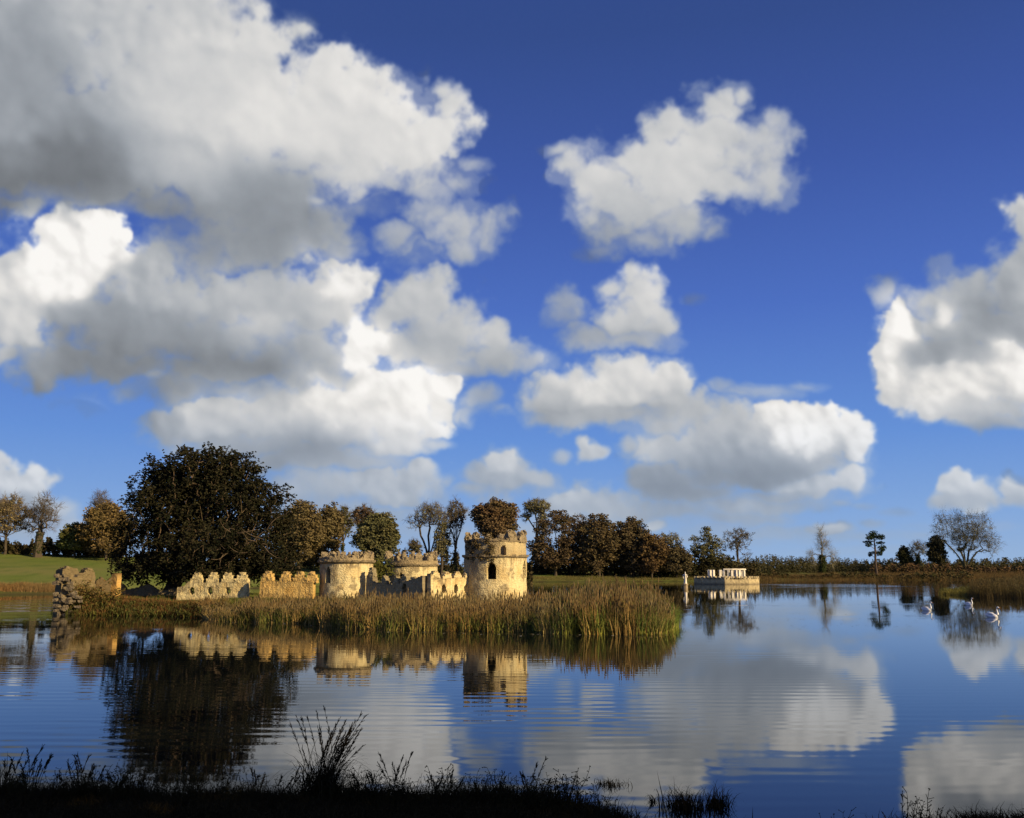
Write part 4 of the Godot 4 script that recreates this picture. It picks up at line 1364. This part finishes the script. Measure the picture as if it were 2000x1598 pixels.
		leaf_cluster(crown, c, Vector3(l[2] / F * d * 1.15, rng.randf_range(0.45, 1.0), l[2] / F * d), 190, 0.4, Color(0.02, 0.032, 0.014), Color(0.035, 0.05, 0.02))
	part(s.commit(), "trunk", M.bark, pine)
	part(crown.commit(), "crown", M.leaf, pine)
	# trees on the bank behind the photographer, which keep the near bank in shade
	for q in [[8.5, 3.0, 9.0, 4.0, "low leafy tree just right of the camera"], [14.5, 4.0, 12.0, 5.5, "leafy tree second from the camera on the right"], [21.0, 2.5, 14.0, 6.0, "tallest leafy tree on the near bank, farthest right"], [4.0, 9.0, 10.0, 4.5, "leafy tree straight behind the camera"]]:
		var root := thing("bank_tree", Vector3(q[0], ground(q[0], q[1]), q[1]), q[4], "tree", "trees behind the camera")
		var tk := PackedVector3Array()
		for k in 5:
			tk.append(Vector3(0, q[2] * 0.08 * k, 0))
		var t := grow(tk, [[Vector3(0, q[2] * 0.55, 0), Vector3(q[3], q[2] * 0.46, q[3])]], 200, 0.45, 0.15)
		part(wood(t, 0.3, 0.02, Color(0.08, 0.06, 0.045), Color(0.1, 0.08, 0.06)).commit(), "trunk", M.bark, root)
		part(foliage(t, 30, 0.95, 0.4, brown).commit(), "crown", M.leaf, root)


# ------------------------------------------------------------------ hedges and undergrowth that read as one mass
func thicket(called: String, label: String, rows: Array, d0: float, d1: float, count: int, size: float, c0: Color, c1: Color) -> void:
	rng.seed = int(d0 * 13.0) + count + int(rows[0][0])
	var s := Shape.new()
	var x0: float = rows[0][0]
	var x1: float = rows[-1][0]
	for k in count:
		var px := rng.randf_range(x0, x1)
		var d := rng.randf_range(d0, d1)
		var x := ray(px, 1113).x * d
		var y0 := ground(x, -d)
		var bumpy := 0.72 + nz.get_noise_2d(px * 0.055, d * 0.03) * 0.75 + nz.get_noise_2d(px * 0.2, d * 0.09) * 0.4
		var h := maxf(0.7, (top_at(px, table(rows, px), d) - y0) * minf(bumpy, 1.12))
		var f := pow(rng.randf(), 0.6)
		var n := clampf(0.5 + nz.get_noise_2d(px * 0.07 + 5.0, d * 0.05) * 1.3, 0, 1)
		leaf(s, Vector3(x, y0 + h * f, -d), (rv() + Vector3.UP * 0.5).normalized(), size * rng.randf_range(0.6, 1.4), c0.lerp(c1, n) * rng.randf_range(0.7, 1.3))
	kind(part(s.commit(), called, M.leaf), "stuff", label, "bushes")


func build_far_woods() -> void:
	var dark := Color(0.03, 0.03, 0.014)
	var dull := Color(0.075, 0.06, 0.03)
	thicket("hedge", "dark hedge and bramble line along the top of the left field", [[-60, 1050], [40, 1056], [110, 1052], [170, 1056], [240, 1060]], 160, 172, 9000, 0.5, dark, dull)
	thicket("undergrowth", "shaded undergrowth at the foot of the trees behind the fort", [[540, 1082], [660, 1070], [700, 1085], [800, 1074], [900, 1076], [940, 1090], [1040, 1100]], 198, 212, 10000, 0.6, dark, dull)
	thicket("undergrowth", "dark undergrowth along the foot of the brown wood", [[1020, 1088], [1100, 1072], [1250, 1072], [1350, 1084], [1480, 1096]], 262, 280, 13000, 0.7, dark, Color(0.05, 0.042, 0.02))
	thicket("undergrowth", "low dark bushes before the trunks of the brown wood", [[1030, 1108], [1100, 1104], [1250, 1104], [1350, 1106], [1400, 1110]], 258, 264, 5000, 0.55, dark, Color(0.06, 0.05, 0.022))
	thicket("far_hedge", "low distant wooded hedge line behind the right shore", [[1440, 1092], [1500, 1086], [1560, 1090], [1640, 1092], [1700, 1096], [1760, 1092], [1850, 1096], [1960, 1092], [2100, 1086]], 400, 470, 60000, 0.6, Color(0.05, 0.05, 0.024), Color(0.08, 0.072, 0.036))
	thicket("shore_scrub", "brown scrub on the far shore under the spreading tree", [[1700, 1106], [1760, 1102], [1830, 1100], [1900, 1106], [2000, 1106], [2100, 1102]], 330, 372, 12000, 0.8, Color(0.04, 0.036, 0.018), Color(0.12, 0.075, 0.04))
	thicket("shore_bushes", "dark green bushes along the waterline of the far right shore", [[1470, 1120], [1500, 1112], [1540, 1122], [1600, 1124], [1640, 1116], [1690, 1118], [1740, 1124], [1820, 1116], [1900, 1112]], 287, 296, 5000, 0.55, Color(0.035, 0.04, 0.018), Color(0.1, 0.075, 0.035))
	thicket("distant_woods", "faint distant woods on the horizon", [[-900, 1100], [300, 1098], [1000, 1103], [1600, 1102], [2900, 1100]], 560, 760, 20000, 2.2, Color(0.05, 0.055, 0.03), Color(0.08, 0.075, 0.04))


# ------------------------------------------------------------------ reeds
func reed_clump(n: int, h: float, spread: float, c0: Color, c1: Color, plume: Color, plumes: int, droop: float) -> ArrayMesh:
	var s := Shape.new()
	for k in n:
		var p := Vector3(rng.randfn() * spread, -0.15, rng.randfn() * spread)
		var dir := (Vector3.UP + Vector3(rng.randfn() * 0.1, 0, rng.randfn() * 0.1)).normalized()
		var a := rng.randf() * TAU
		s.blade(p, dir, Vector3(cos(a), 0, sin(a)), h * rng.randf_range(0.6, 1.05), rng.randf_range(0.018, 0.034), droop * rng.randf_range(0.2, 1.4), 5, c0 * rng.randf_range(0.8, 1.2), c1 * rng.randf_range(0.7, 1.3))
	for k in plumes:
		var p := Vector3(rng.randfn() * spread, -0.1, rng.randfn() * spread)
		var hh := h * rng.randf_range(0.85, 1.1)
		var tip := p + Vector3(rng.randfn() * 0.08, hh, rng.randfn() * 0.08)
		s.tube(PackedVector3Array([p, p.lerp(tip, 0.5), tip]), PackedFloat32Array([0.009, 0.008, 0.006]), 3, c0, c1, Vector2.ONE, false)
		s.tube(PackedVector3Array([p.lerp(tip, 0.86), p.lerp(tip, 0.93), tip]), PackedFloat32Array([0.01, 0.028, 0.006]), 4, plume, Color(-1, 0, 0), Vector2.ONE, false)
	return s.commit()


func reed_bed(called: String, label: String, mesh: ArrayMesh, count: int, x0: float, x1: float, front: Array, back: Array, tall: Array, base: float, warm: float, bias := 1.3, low_front := 0.76) -> void:
	var where := []
	var tints := []
	for k in count:
		var px := rng.randf_range(x0, x1)
		var deep := pow(rng.randf(), bias)
		var d := lerpf(table(front, px), table(back, px), deep) + rng.randfn() * 0.25
		var x := ray(px, 1115).x * d
		var y := maxf(base, (island(x, -d) if d < 85.0 else ground(x, -d)))
		var clump := nz.get_noise_2d(x * 0.45, d * 0.45)
		if clump < -0.34:
			continue
		var sc := table(tall, px) * lerpf(low_front, 1.08, pow(deep, 0.7)) * (1.0 + clump * 0.25 + rng.randfn() * 0.11)
		var b := Basis(Vector3.UP, rng.randf() * TAU).scaled(Vector3(1.0, sc, 1.0))
		b = Basis(Vector3(rng.randf_range(-1, 1), 0, rng.randf_range(-1, 1)).normalized(), rng.randf() * 0.1) * b
		where.append(Transform3D(b, Vector3(x, y, -d)))
		var v := rng.randf_range(0.7, 1.45) * (1.0 + nz.get_noise_2d(x * 0.8, d * 0.6 + 30.0) * 0.5)
		var w := warm * rng.randf_range(0.2, 1.4) + nz.get_noise_2d(x * 0.25 + 60.0, d * 0.2) * 0.7
		tints.append(Color(v * (1.0 + w * 0.24), v, v * (1.0 - w * 0.14)))
	kind(scatter(mesh, M.reed, called, where, tints), "stuff", label, "reeds")


func build_reeds() -> void:
	rng.seed = 808
	var front := [[395, 59], [410, 56.5], [425, 53.5], [600, 51], [680, 47], [760, 45.5], [900, 45], [1000, 44.2], [1100, 42.6], [1280, 42.2], [1310, 45], [1335, 54]]
	var back := [[395, 59.5], [480, 56.5], [620, 55.6], [840, 55], [1040, 56], [1120, 53], [1335, 55]]
	var tall := [[395, 0.36], [470, 0.42], [500, 0.62], [620, 0.66], [700, 0.74], [900, 0.73], [1050, 0.78], [1120, 0.96], [1220, 1.1], [1270, 1.0], [1305, 0.66], [1335, 0.45]]
	var dead := Color(0.15, 0.118, 0.055)
	var gold := Color(0.38, 0.29, 0.11)
	var green := Color(0.085, 0.11, 0.03)
	var rust := Color(0.13, 0.108, 0.055)
	reed_bed("reed_bed", "tall brown plumed reeds in front of the fort", reed_clump(9, 1.85, 0.13, gold, dead, rust, 3, 0.2), 3300, 400, 1305, front, back, tall, 0.0, 0.5)
	reed_bed("reed_bed", "green reed leaves growing among the brown reeds", reed_clump(10, 1.75, 0.14, Color(0.18, 0.17, 0.04), green, rust, 0, 1.0), 4300, 430, 1305, front, back, tall, 0.0, -0.2)
	reed_bed("reed_bed", "lush green reeds at the right tip of the bed", reed_clump(11, 1.9, 0.15, Color(0.2, 0.2, 0.04), Color(0.075, 0.12, 0.03), rust, 0, 1.3), 1900, 1060, 1318, front, back, tall, 0.0, -0.3, 1.0, 0.72)
	# the bed on the right and the fringes of the far shores
	reed_bed("reed_bed", "dark brown reed bed running in from the right edge", reed_clump(16, 1.75, 0.3, dead * 0.65, Color(0.07, 0.062, 0.028), rust * 0.7, 3, 0.9), 3000, 1893, 2260, [[1893, 103], [1930, 99], [2260, 92]], [[1893, 120], [1950, 140], [2260, 150]], [[1893, 0.8], [1930, 1.0], [2260, 1.15]], 0.0, 0.3)
	reed_bed("reed_bed", "low yellow green reeds at the left tip of the right hand bed", reed_clump(14, 1.2, 0.3, Color(0.2, 0.18, 0.05), Color(0.13, 0.13, 0.04), rust, 0, 1.2), 700, 1842, 1915, [[1842, 112], [1915, 103]], [[1842, 122], [1915, 125]], [[1842, 0.75], [1915, 1.1]], 0.0, 0.0)
	var tuft := reed_clump(22, 1.1, 0.5, Color(0.2, 0.14, 0.065), Color(0.16, 0.115, 0.05), rust, 0, 0.8)
	reed_bed("reed_fringe", "rusty reed fringe along the left shore", tuft, 1500, -120, 240, [[-120, 112], [0, 114], [220, 119]], [[-120, 115], [0, 118], [220, 122]], [[-120, 0.75], [220, 0.6]], 0.0, 0.5)
	reed_bed("reed_fringe", "brown reed fringe along the far right shore", reed_clump(26, 1.7, 1.0, Color(0.16, 0.11, 0.05), Color(0.1, 0.075, 0.035), rust, 0, 0.7), 2600, 1470, 2150, [[1470, 284], [1850, 288], [2150, 286]], [[1470, 300], [1850, 310], [2150, 310]], [[1470, 0.8], [1850, 1.0]], 0.0, 0.2)
	reed_bed("rough_grass", "rough pale grass along the meadow shore before the wood", reed_clump(26, 0.7, 0.9, Color(0.16, 0.14, 0.05), Color(0.12, 0.11, 0.04), rust, 0, 0.7), 2200, 1020, 1480, [[1020, 238], [1340, 252], [1480, 284]], [[1020, 250], [1340, 264], [1480, 300]], [[1020, 0.7], [1250, 1.0], [1480, 1.6]], 0.0, 0.0)
	# bank plants of the island, left part
	var fern := Shape.new()
	for k in 24:
		var a := rng.randf() * TAU
		fern.blade(Vector3(rng.randfn() * 0.18, -0.05, rng.randfn() * 0.18), Vector3(cos(a) * 0.55, 0.8, sin(a) * 0.55).normalized(), Vector3(-sin(a), 0, cos(a)), rng.randf_range(0.35, 0.75), 0.06, 1.6, 4, Color(0.11, 0.12, 0.03) * rng.randf_range(0.7, 1.2), Color(0.14, 0.13, 0.04) * rng.randf_range(0.7, 1.2))
	var fmesh := fern.commit()
	var sfront := [[112, 61.6], [180, 60.7], [330, 59.9], [415, 57]]
	var sback := [[112, 63.5], [200, 64], [330, 61.6], [430, 58.6]]
	reed_bed("bank_plants", "green ferns and rank grass on the island bank below the yew", fmesh, 750, 150, 440, sfront, sback, [[150, 1.1], [250, 0.9], [400, 0.75]], -0.05, -0.1)
	reed_bed("bank_plants", "brown bracken and dead stems on the island bank", reed_clump(12, 0.8, 0.2, Color(0.15, 0.09, 0.035), Color(0.13, 0.075, 0.035), rust, 0, 1.4), 650, 135, 450, sfront, sback, [[135, 1.2], [250, 0.8], [440, 0.9]], -0.05, 0.5)
	var grass := reed_clump(30, 0.3, 0.2, Color(0.09, 0.1, 0.025), Color(0.13, 0.14, 0.04), rust, 0, 1.0)
	reed_bed("short_grass", "short grass on top of the island", grass, 2500, 120, 1040, [[120, 62.5], [330, 61.5], [480, 58], [1040, 57]], [[120, 74], [600, 76], [1040, 66]], [[120, 1.0]], 0.2, 0.0, 1.0)
	# bramble and briar by the bastion
	var s := Shape.new()
	for k in 130:
		var px := rng.randf_range(130, 240)
		var c := at(px, 1172 + rng.randfn() * 13.0 - (205 - px) * 0.1, 61.2 + rng.randf() * 1.2)
		leaf_cluster(s, c, Vector3(0.35, 0.3, 0.3), 40, 0.11, Color(0.07, 0.08, 0.02), Color(0.17, 0.1, 0.04))
	tag(part(s.commit(), "bramble_bush", M.leaf), "green and russet bramble climbing over the water bastion", "bush")


func float_leaves() -> void:
	rng.seed = 313
	var s := Shape.new()
	s.quad(Vector3(-0.5, 0, -0.3), Vector3(0.1, 0.02, -0.5), Vector3(0.5, 0, 0.2), Vector3(-0.2, 0.02, 0.5), Color.WHITE)
	var mesh := s.commit()
	var where := []
	var tints := []
	for k in 1500:
		var px: float
		var d: float
		if k < 500:
			px = rng.randf_range(420, 1330)
			d = table([[420, 52.5], [600, 50], [760, 44.5], [1000, 43], [1280, 41], [1335, 50]], px) - absf(rng.randfn()) * 0.9
		else:
			px = rng.randf_range(1340, 2080)
			d = [57.0, 62.0, 80.0, 50.0][k % 4] + rng.randfn() * 1.3 + nz.get_noise_2d(px * 0.02, k % 4) * 6.0
			if nz.get_noise_2d(px * 0.03, d * 0.3) < 0.0:
				continue
		var z := rng.randf_range(0.04, 0.13)
		where.append(Transform3D(Basis(Vector3.UP, rng.randf() * TAU).scaled(Vector3(z, z, z)), Vector3(ray(px, 1115).x * d, 0.006, -d)))
		tints.append(Color(0.05, 0.05, 0.02).lerp(Color(0.2, 0.17, 0.08), pow(rng.randf(), 2.0)) if rng.randf() < 0.97 else Color(0.7, 0.7, 0.66))
	kind(scatter(mesh, M.dry, "floating_leaves", where, tints), "stuff", "fallen leaves and weed floating on the lake", "leaves")


# ------------------------------------------------------------------ the statue, the white ruin, the swans
func build_lake_things() -> void:
	rng.seed = 55
	var white := Color(0.74, 0.7, 0.6)
	var d := 155.0
	var p := at(1338, 1115, d)
	p.y = 0.0
	var st := thing("statue", p, "small white statue on a stone plinth standing in the lake", "statue")
	var s := Shape.new()
	var top := top_at(1338, 1140, d)
	var lathe := func(sh: Shape, prof: Array, sides: int, col: Color, sq := Vector2.ONE):
		var pts := PackedVector3Array()
		var rr := PackedFloat32Array()
		for q in prof:
			pts.append(Vector3(q[2] if q.size() > 2 else 0.0, q[1], 0))
			rr.append(q[0])
		sh.tube(pts, rr, sides, col, Color(-1, 0, 0), sq)
	lathe.call(s, [[0.4, -0.4], [0.38, top - 0.25], [0.46, top - 0.22], [0.46, top - 0.06], [0.36, top]], 8, RUBBLE * 1.6)
	part(s.commit(), "plinth", M.stone, st)
	s = Shape.new()
	var h := top_at(1338, 1117, d) - top
	lathe.call(s, [[0.36, top], [0.34, top + h * 0.15], [0.27, top + h * 0.45, 0.02], [0.22, top + h * 0.55, 0.02], [0.29, top + h * 0.7], [0.31, top + h * 0.78], [0.1, top + h * 0.84], [0.085, top + h * 0.87], [0.13, top + h * 0.91], [0.14, top + h * 0.95], [0.06, top + h]], 12, white, Vector2(1.0, 0.75))
	s.tube(PackedVector3Array([Vector3(0.28, top + h * 0.77, 0), Vector3(0.38, top + h * 0.6, 0.08), Vector3(0.2, top + h * 0.5, 0.24)]), PackedFloat32Array([0.085, 0.075, 0.05]), 7, white)
	s.tube(PackedVector3Array([Vector3(-0.28, top + h * 0.77, 0), Vector3(-0.36, top + h * 0.58, 0.03), Vector3(-0.3, top + h * 0.42, 0.1)]), PackedFloat32Array([0.085, 0.075, 0.05]), 7, white)
	part(s.commit(true), "figure", M.stone, st)
	# eight-sided island ruin with white pillars
	d = 202.0
	p = at(1418, 1115, d)
	p.y = 0.0
	var ruin := thing("pillared_ruin", p, "roofless ring of white pillars on a cream eight sided wall in the lake", "ruin")
	var r := 62.0 / F * d / 1.014
	var wt := top_at(1418, 1126, d - r)
	var corners := []
	for k in 8:
		var a := TAU * (k + 0.5) / 8.0 + 0.12
		corners.append(Vector3(sin(a) * r, 0, cos(a) * r))
	for k in 8:
		var a: Vector3 = corners[k]
		var b: Vector3 = corners[(k + 1) % 8]
		var l := a.distance_to(b)
		var along := (b - a) / l
		var out := Vector3(a.x + b.x, 0, a.z + b.z).normalized()
		var pos := func(u: float, v: float, face: int) -> Vector3:
			var q: Vector3 = a + along * u * l + Vector3(0, lerpf(-0.4, wt, v), 0)
			return q + out * ((0.0 if face == 0 else -0.4) + nz.get_noise_3dv(q * 1.5) * 0.05)
		var solid := func(u: float, v: float) -> bool: return v < 0.92 + 0.08 * signf(sin(u * 38.0)) and not (absf(fposmod(u * 6.0, 1.0) - 0.5) < 0.08 and v > 0.7 and v < 0.84)
		var tint := func(q: Vector3, _u: float, v: float) -> Color:
			var c := Color(0.5, 0.42, 0.25) * (1.0 + nz.get_noise_3dv(q * 2.0) * 0.3)
			return c.lerp(SOOT, clampf(0.75 - q.y * 1.6, 0.0, 0.8)).lerp(RUBBLE, clampf(nz.get_noise_3dv(q * 1.1) * 1.4, 0, 0.6))
		part(shell(48, 20, pos, solid, false, tint), "wall_face", M.stone, ruin)
	part(disc(r - 0.3, wt - 0.35, Color(0.1, 0.1, 0.04)), "floor", M.stone, ruin)
	var pt := top_at(1418, 1111, d) - 0.25
	var pr := 35.0 / F * d / 1.014
	for k in 14:
		var a := TAU * k / 14.0 + 0.1
		if k == 10 or k == 12:
			continue
		s = Shape.new()
		var c := Vector3(sin(a) * pr, 0, cos(a) * pr)
		lump(s, c + Vector3(0, (wt + pt) * 0.5 - 0.2, 0), Vector3(0.5, pt - wt + 0.4, 0.45), a, white, 0.02)
		part(s.commit(), "pillar", M.stone, ruin)
		if k in [0, 1, 2, 3, 13]:
			s = Shape.new()
			var a2 := a + TAU / 28.0
			lump(s, Vector3(sin(a2) * pr, pt + 0.12, cos(a2) * pr), Vector3(TAU * pr / 14.0 + 0.2, 0.28, 0.55), a2, white * 0.92, 0.02)
			part(s.commit(), "lintel", M.stone, ruin)


func swan(x: float, z: float, turn: float, size: float, label: String) -> void:
	var root := thing("swan", Vector3(x, 0, z), label, "swan", "swans swimming on the lake")
	root.rotation.y = turn
	root.scale = Vector3.ONE * size
	var white := Color(0.86, 0.89, 0.92)
	var s := Shape.new()  # along +x: tail, body, breast, neck and head in one skin
	s.tube(PackedVector3Array([Vector3(-0.62, 0.24, 0), Vector3(-0.5, 0.19, 0), Vector3(-0.3, 0.13, 0), Vector3(-0.05, 0.09, 0), Vector3(0.18, 0.1, 0), Vector3(0.32, 0.15, 0), Vector3(0.4, 0.25, 0), Vector3(0.4, 0.38, 0), Vector3(0.36, 0.52, 0), Vector3(0.34, 0.66, 0), Vector3(0.36, 0.76, 0), Vector3(0.42, 0.81, 0), Vector3(0.5, 0.79, 0), Vector3(0.54, 0.77, 0)]),
		PackedFloat32Array([0.01, 0.07, 0.16, 0.21, 0.2, 0.15, 0.085, 0.058, 0.046, 0.043, 0.045, 0.055, 0.048, 0.022]), 14, white, Color(-1, 0, 0), Vector2(1.0, 1.0))
	part(s.commit(true), "body", M.feather, root)
	for side in [-1.0, 1.0]:
		s = Shape.new()
		s.tube(PackedVector3Array([Vector3(0.16, 0.2, side * 0.13), Vector3(0.0, 0.27, side * 0.16), Vector3(-0.24, 0.29, side * 0.12), Vector3(-0.52, 0.3, side * 0.05)]), PackedFloat32Array([0.04, 0.1, 0.09, 0.015]), 9, white, Color(-1, 0, 0), Vector2(0.55, 1.0))
		part(s.commit(true), "wing", M.feather, root)
		s = Shape.new()
		s.tube(PackedVector3Array([Vector3(0.47, 0.815, side * 0.036), Vector3(0.485, 0.81, side * 0.044)]), PackedFloat32Array([0.01, 0.006]), 6, Color(0.01, 0.01, 0.01))
		part(s.commit(), "eye", M.beak, root)
	s = Shape.new()
	s.tube(PackedVector3Array([Vector3(0.53, 0.775, 0), Vector3(0.58, 0.755, 0), Vector3(0.64, 0.735, 0)]), PackedFloat32Array([0.026, 0.02, 0.01]), 7, Color(0.55, 0.2, 0.04))
	part(s.commit(true), "beak", M.beak, root)


func build_swans() -> void:
	var p := level(1811, 1193, 0.0)
	swan(p.x, p.z, -0.9, 0.74, "leftmost of three white swans, neck upright, facing right")
	p = level(1893, 1183, 0.0)
	swan(p.x, p.z, -1.1, 0.74, "smallest looking, farthest white swan between the other two")
	p = level(1939, 1206, 0.0)
	swan(p.x, p.z, -0.75, 0.76, "nearest and rightmost white swan with tall straight neck")


# ------------------------------------------------------------------ the dark near bank
func rush(called: String, label: String, px: float, d: float, top_py: float, width: float, n: int, heads: int, lean: float, base := -1.0) -> void:
	rng.seed = int(px * 3.0 + top_py)
	var x := ray(px, 1500).x * d
	var y := ground(x, -d) - 0.05 if base < 0.0 else base - 0.05
	var h := at(px, top_py, d).y - y
	var root := thing(called, Vector3(x, y, -d), label, "plant", "rush clumps on the near bank")
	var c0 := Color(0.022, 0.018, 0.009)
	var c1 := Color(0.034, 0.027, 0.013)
	var s := Shape.new()
	for k in n:
		var o := Vector3(rng.randfn() * width * 0.22, 0, rng.randfn() * width * 0.22)
		var dir := (Vector3(rng.randfn() * 0.2 + lean * rng.randf(), 1.0, rng.randfn() * 0.2)).normalized()
		var a := rng.randf() * TAU
		s.blade(o, dir, Vector3(cos(a), 0, sin(a)), h * pow(rng.randf_range(0.12, 1.0), 0.9) * 0.9, rng.randf_range(0.006, 0.013), rng.randf_range(0.2, 1.2), 7, c0, c1)
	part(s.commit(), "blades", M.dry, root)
	for k in heads:
		var st := Shape.new()
		var o := Vector3(rng.randfn() * width * 0.16, 0, rng.randfn() * width * 0.16)
		var dir := Vector3(rng.randfn() * 0.13 + lean * rng.randf_range(0.1, 1.3), 1.0, rng.randfn() * 0.15).normalized()
		var hh := h * rng.randf_range(0.7, 1.06)
		var p := o
		var pts := PackedVector3Array([p])
		for m in 6:
			p += dir * hh / 6.0
			dir = (dir + Vector3(signf(dir.x) * 0.05 + lean * 0.06, -0.03, 0)).normalized()
			pts.append(p)
		st.tube(pts, PackedFloat32Array([0.004, 0.004, 0.0035, 0.003, 0.003, 0.0025, 0.002]), 3, c0, c1, Vector2.ONE, false)
		for m in 26:
			var f := rng.randf_range(3.9, 6.0)
			var q := pts[int(f)].lerp(pts[mini(int(f) + 1, 6)], f - int(f))
			var e := q + (dir + rv() * 0.5).normalized() * rng.randf_range(0.02, 0.05)
			st.tube(PackedVector3Array([q, e]), PackedFloat32Array([0.0045, 0.002]), 3, c1, Color(-1, 0, 0), Vector2.ONE, false)
		part(st.commit(), "seed_head", M.dry, root)


func build_foreground() -> void:
	rush("rush_clump", "tallest fan of seeding rushes in the foreground, leaning right", 628, 10.35, 1388, 0.4, 460, 40, 0.17)
	rush("rush_clump", "dark tuft in the bottom left corner of the bank", 20, 10.4, 1452, 0.5, 200, 10, 0.05)
	rush("rush_clump", "sparse stems right of the corner tuft", 62, 10.5, 1462, 0.3, 50, 8, 0.15)
	rush("rush_clump", "stiff sparse rushes against the yew's reflection, left side", 165, 10.4, 1478, 0.4, 90, 9, 0.0)
	rush("rush_clump", "thin rushes under the dark reflection", 235, 10.4, 1496, 0.3, 60, 5, 0.05)
	rush("rush_clump", "dense low tuft left of the tallest rush fan", 500, 10.3, 1492, 0.3, 150, 4, 0.1)
	rush("rush_clump", "slanting stems between the low tuft and the tallest fan", 560, 10.35, 1486, 0.4, 70, 6, 0.35)
	rush("rush_clump", "three thin seeding stems standing right of the tallest fan", 775, 10.5, 1468, 0.16, 24, 7, 0.0)
	rush("rush_clump", "spreading tuft in the middle of the bank edge", 860, 10.4, 1500, 0.55, 190, 6, 0.05)
	rush("rush_clump", "curved grass near the thin stems", 735, 10.4, 1500, 0.36, 60, 5, -0.1)
	rush("rush_clump", "upright dark spikes at the right end of the bank", 1032, 10.4, 1478, 0.12, 26, 5, 0.06)
	rush("rush_clump", "low ragged tuft beside the upright spikes", 960, 10.4, 1535, 0.5, 120, 4, 0.0)
	rush("rush_clump", "small weedy tuft where the bank meets the water", 1110, 10.5, 1556, 0.4, 70, 4, 0.1)
	rush("rush_clump", "rounded tuft at the bottom edge on the right", 1790, 10.7, 1566, 0.4, 130, 3, 0.0)
	rush("rush_clump", "tuft in the bottom right corner", 1990, 10.9, 1572, 0.3, 90, 3, 0.0)
	rush("rush_clump", "thin tuft at the bottom right of the water", 1690, 10.2, 1585, 0.3, 40, 2, 0.0)
	rush("rush_clump", "tiny grass tussock standing alone in the water", 1191, 12.9, 1510, 0.5, 280, 0, 0.0, 0.0)
	rush("rush_clump", "smallest wisp of grass in the water beside the long tussock", 1272, 12.0, 1530, 0.12, 40, 0, 0.0, 0.0)
	rush("rush_clump", "wide dark tussock in the water, left part", 1338, 11.7, 1511, 0.56, 420, 0, 0.0, 0.0)
	rush("rush_clump", "right part of the wide water tussock", 1396, 11.8, 1515, 0.36, 260, 0, 0.0, 0.0)
	# broad iris blades close to the lens
	rng.seed = 5
	for q in [[1318, 1283, 1505, 8.6, "broad pointed blade leaning left in front of the wide tussock"], [1466, 1470, 1575, 8.6, "short thin blade at the bottom edge right of the wide tussock"]]:
		var x: float = ray(q[0], 1598).x * q[3]
		var y: float = ground(x, -q[3]) - 0.05
		var root := thing("flag_leaf", Vector3(x, y, -q[3]), q[4], "leaf")
		var tip: Vector3 = at(q[1], q[2], q[3]) - root.position
		var s := Shape.new()
		s.tube(PackedVector3Array([Vector3.ZERO, tip * 0.4, tip * 0.75, tip]), PackedFloat32Array([0.022, 0.022, 0.015, 0.001]), 6, Color(0.02, 0.022, 0.01), Color(-1, 0, 0), Vector2(1.0, 0.25))
		part(s.commit(), "blade", M.dry, root)
	# the short growth of the bank
	rng.seed = 66
	var s := Shape.new()
	for k in 34:
		var a := rng.randf() * TAU
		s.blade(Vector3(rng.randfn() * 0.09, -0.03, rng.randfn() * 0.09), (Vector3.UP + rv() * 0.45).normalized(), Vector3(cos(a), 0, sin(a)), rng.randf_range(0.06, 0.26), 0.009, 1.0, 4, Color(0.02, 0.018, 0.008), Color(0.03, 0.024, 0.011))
	var mesh := s.commit()
	var where := []
	var tints := []
	for k in 8500:
		var px := rng.randf_range(-250, 2250)
		var edge := table(NEAR, px)
		var d := edge - 0.25 - pow(rng.randf(), 1.6) * 4.5
		var x := ray(px, 1500).x * d
		where.append(Transform3D(Basis(Vector3.UP, rng.randf() * TAU).scaled(Vector3.ONE * rng.randf_range(0.6, 1.3)), Vector3(x, ground(x, -d), -d)))
		tints.append(Color.WHITE * rng.randf_range(0.7, 1.3))
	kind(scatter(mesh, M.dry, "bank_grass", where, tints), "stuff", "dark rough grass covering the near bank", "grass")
	# taller seeding weeds standing out of it
	for v in 3:
		s = Shape.new()
		for k in 5:
			var p := Vector3(rng.randfn() * 0.06, -0.05, rng.randfn() * 0.06)
			var dir := (Vector3.UP + rv() * 0.3).normalized()
			var pts := PackedVector3Array([p])
			for m in 6:
				p += dir * rng.randf_range(0.05, 0.085)
				dir = (dir + rv() * 0.16).normalized()
				pts.append(p)
				for w in 2:
					if m > 1:
						var e := p + (dir * 0.6 + rv()).normalized() * rng.randf_range(0.02, 0.07)
						s.tube(PackedVector3Array([p, e]), PackedFloat32Array([0.003, 0.0025]), 3, Color(0.03, 0.024, 0.011), Color(-1, 0, 0), Vector2.ONE, false)
						leaf(s, e, rv(), 0.022, Color(0.03, 0.024, 0.011))
			s.tube(pts, PackedFloat32Array([0.004, 0.004, 0.0035, 0.0035, 0.003, 0.003, 0.002]), 3, Color(0.026, 0.02, 0.01), Color(-1, 0, 0), Vector2.ONE, false)
		where = []
		tints = []
		for k in 130:
			var px := rng.randf_range(-100, 1180) if k < 124 else rng.randf_range(1640, 2100)
			var d := table(NEAR, px) - 0.2 - rng.randf() * 0.9
			var x := ray(px, 1500).x * d
			where.append(Transform3D(Basis(Vector3.UP, rng.randf() * TAU).scaled(Vector3.ONE * rng.randf_range(0.4, 1.15) * (0.75 + 0.5 * nz.get_noise_2d(px * 0.02, 2.0))), Vector3(x, ground(x, -d), -d)))
			tints.append(Color.WHITE * rng.randf_range(0.7, 1.3))
		kind(scatter(s.commit(), M.dry, "bank_weeds", where, tints), "stuff", ["wiry seeding weeds along the near bank", "crooked dry weeds along the near bank", "sparse stalks along the near bank"][v], "weeds")
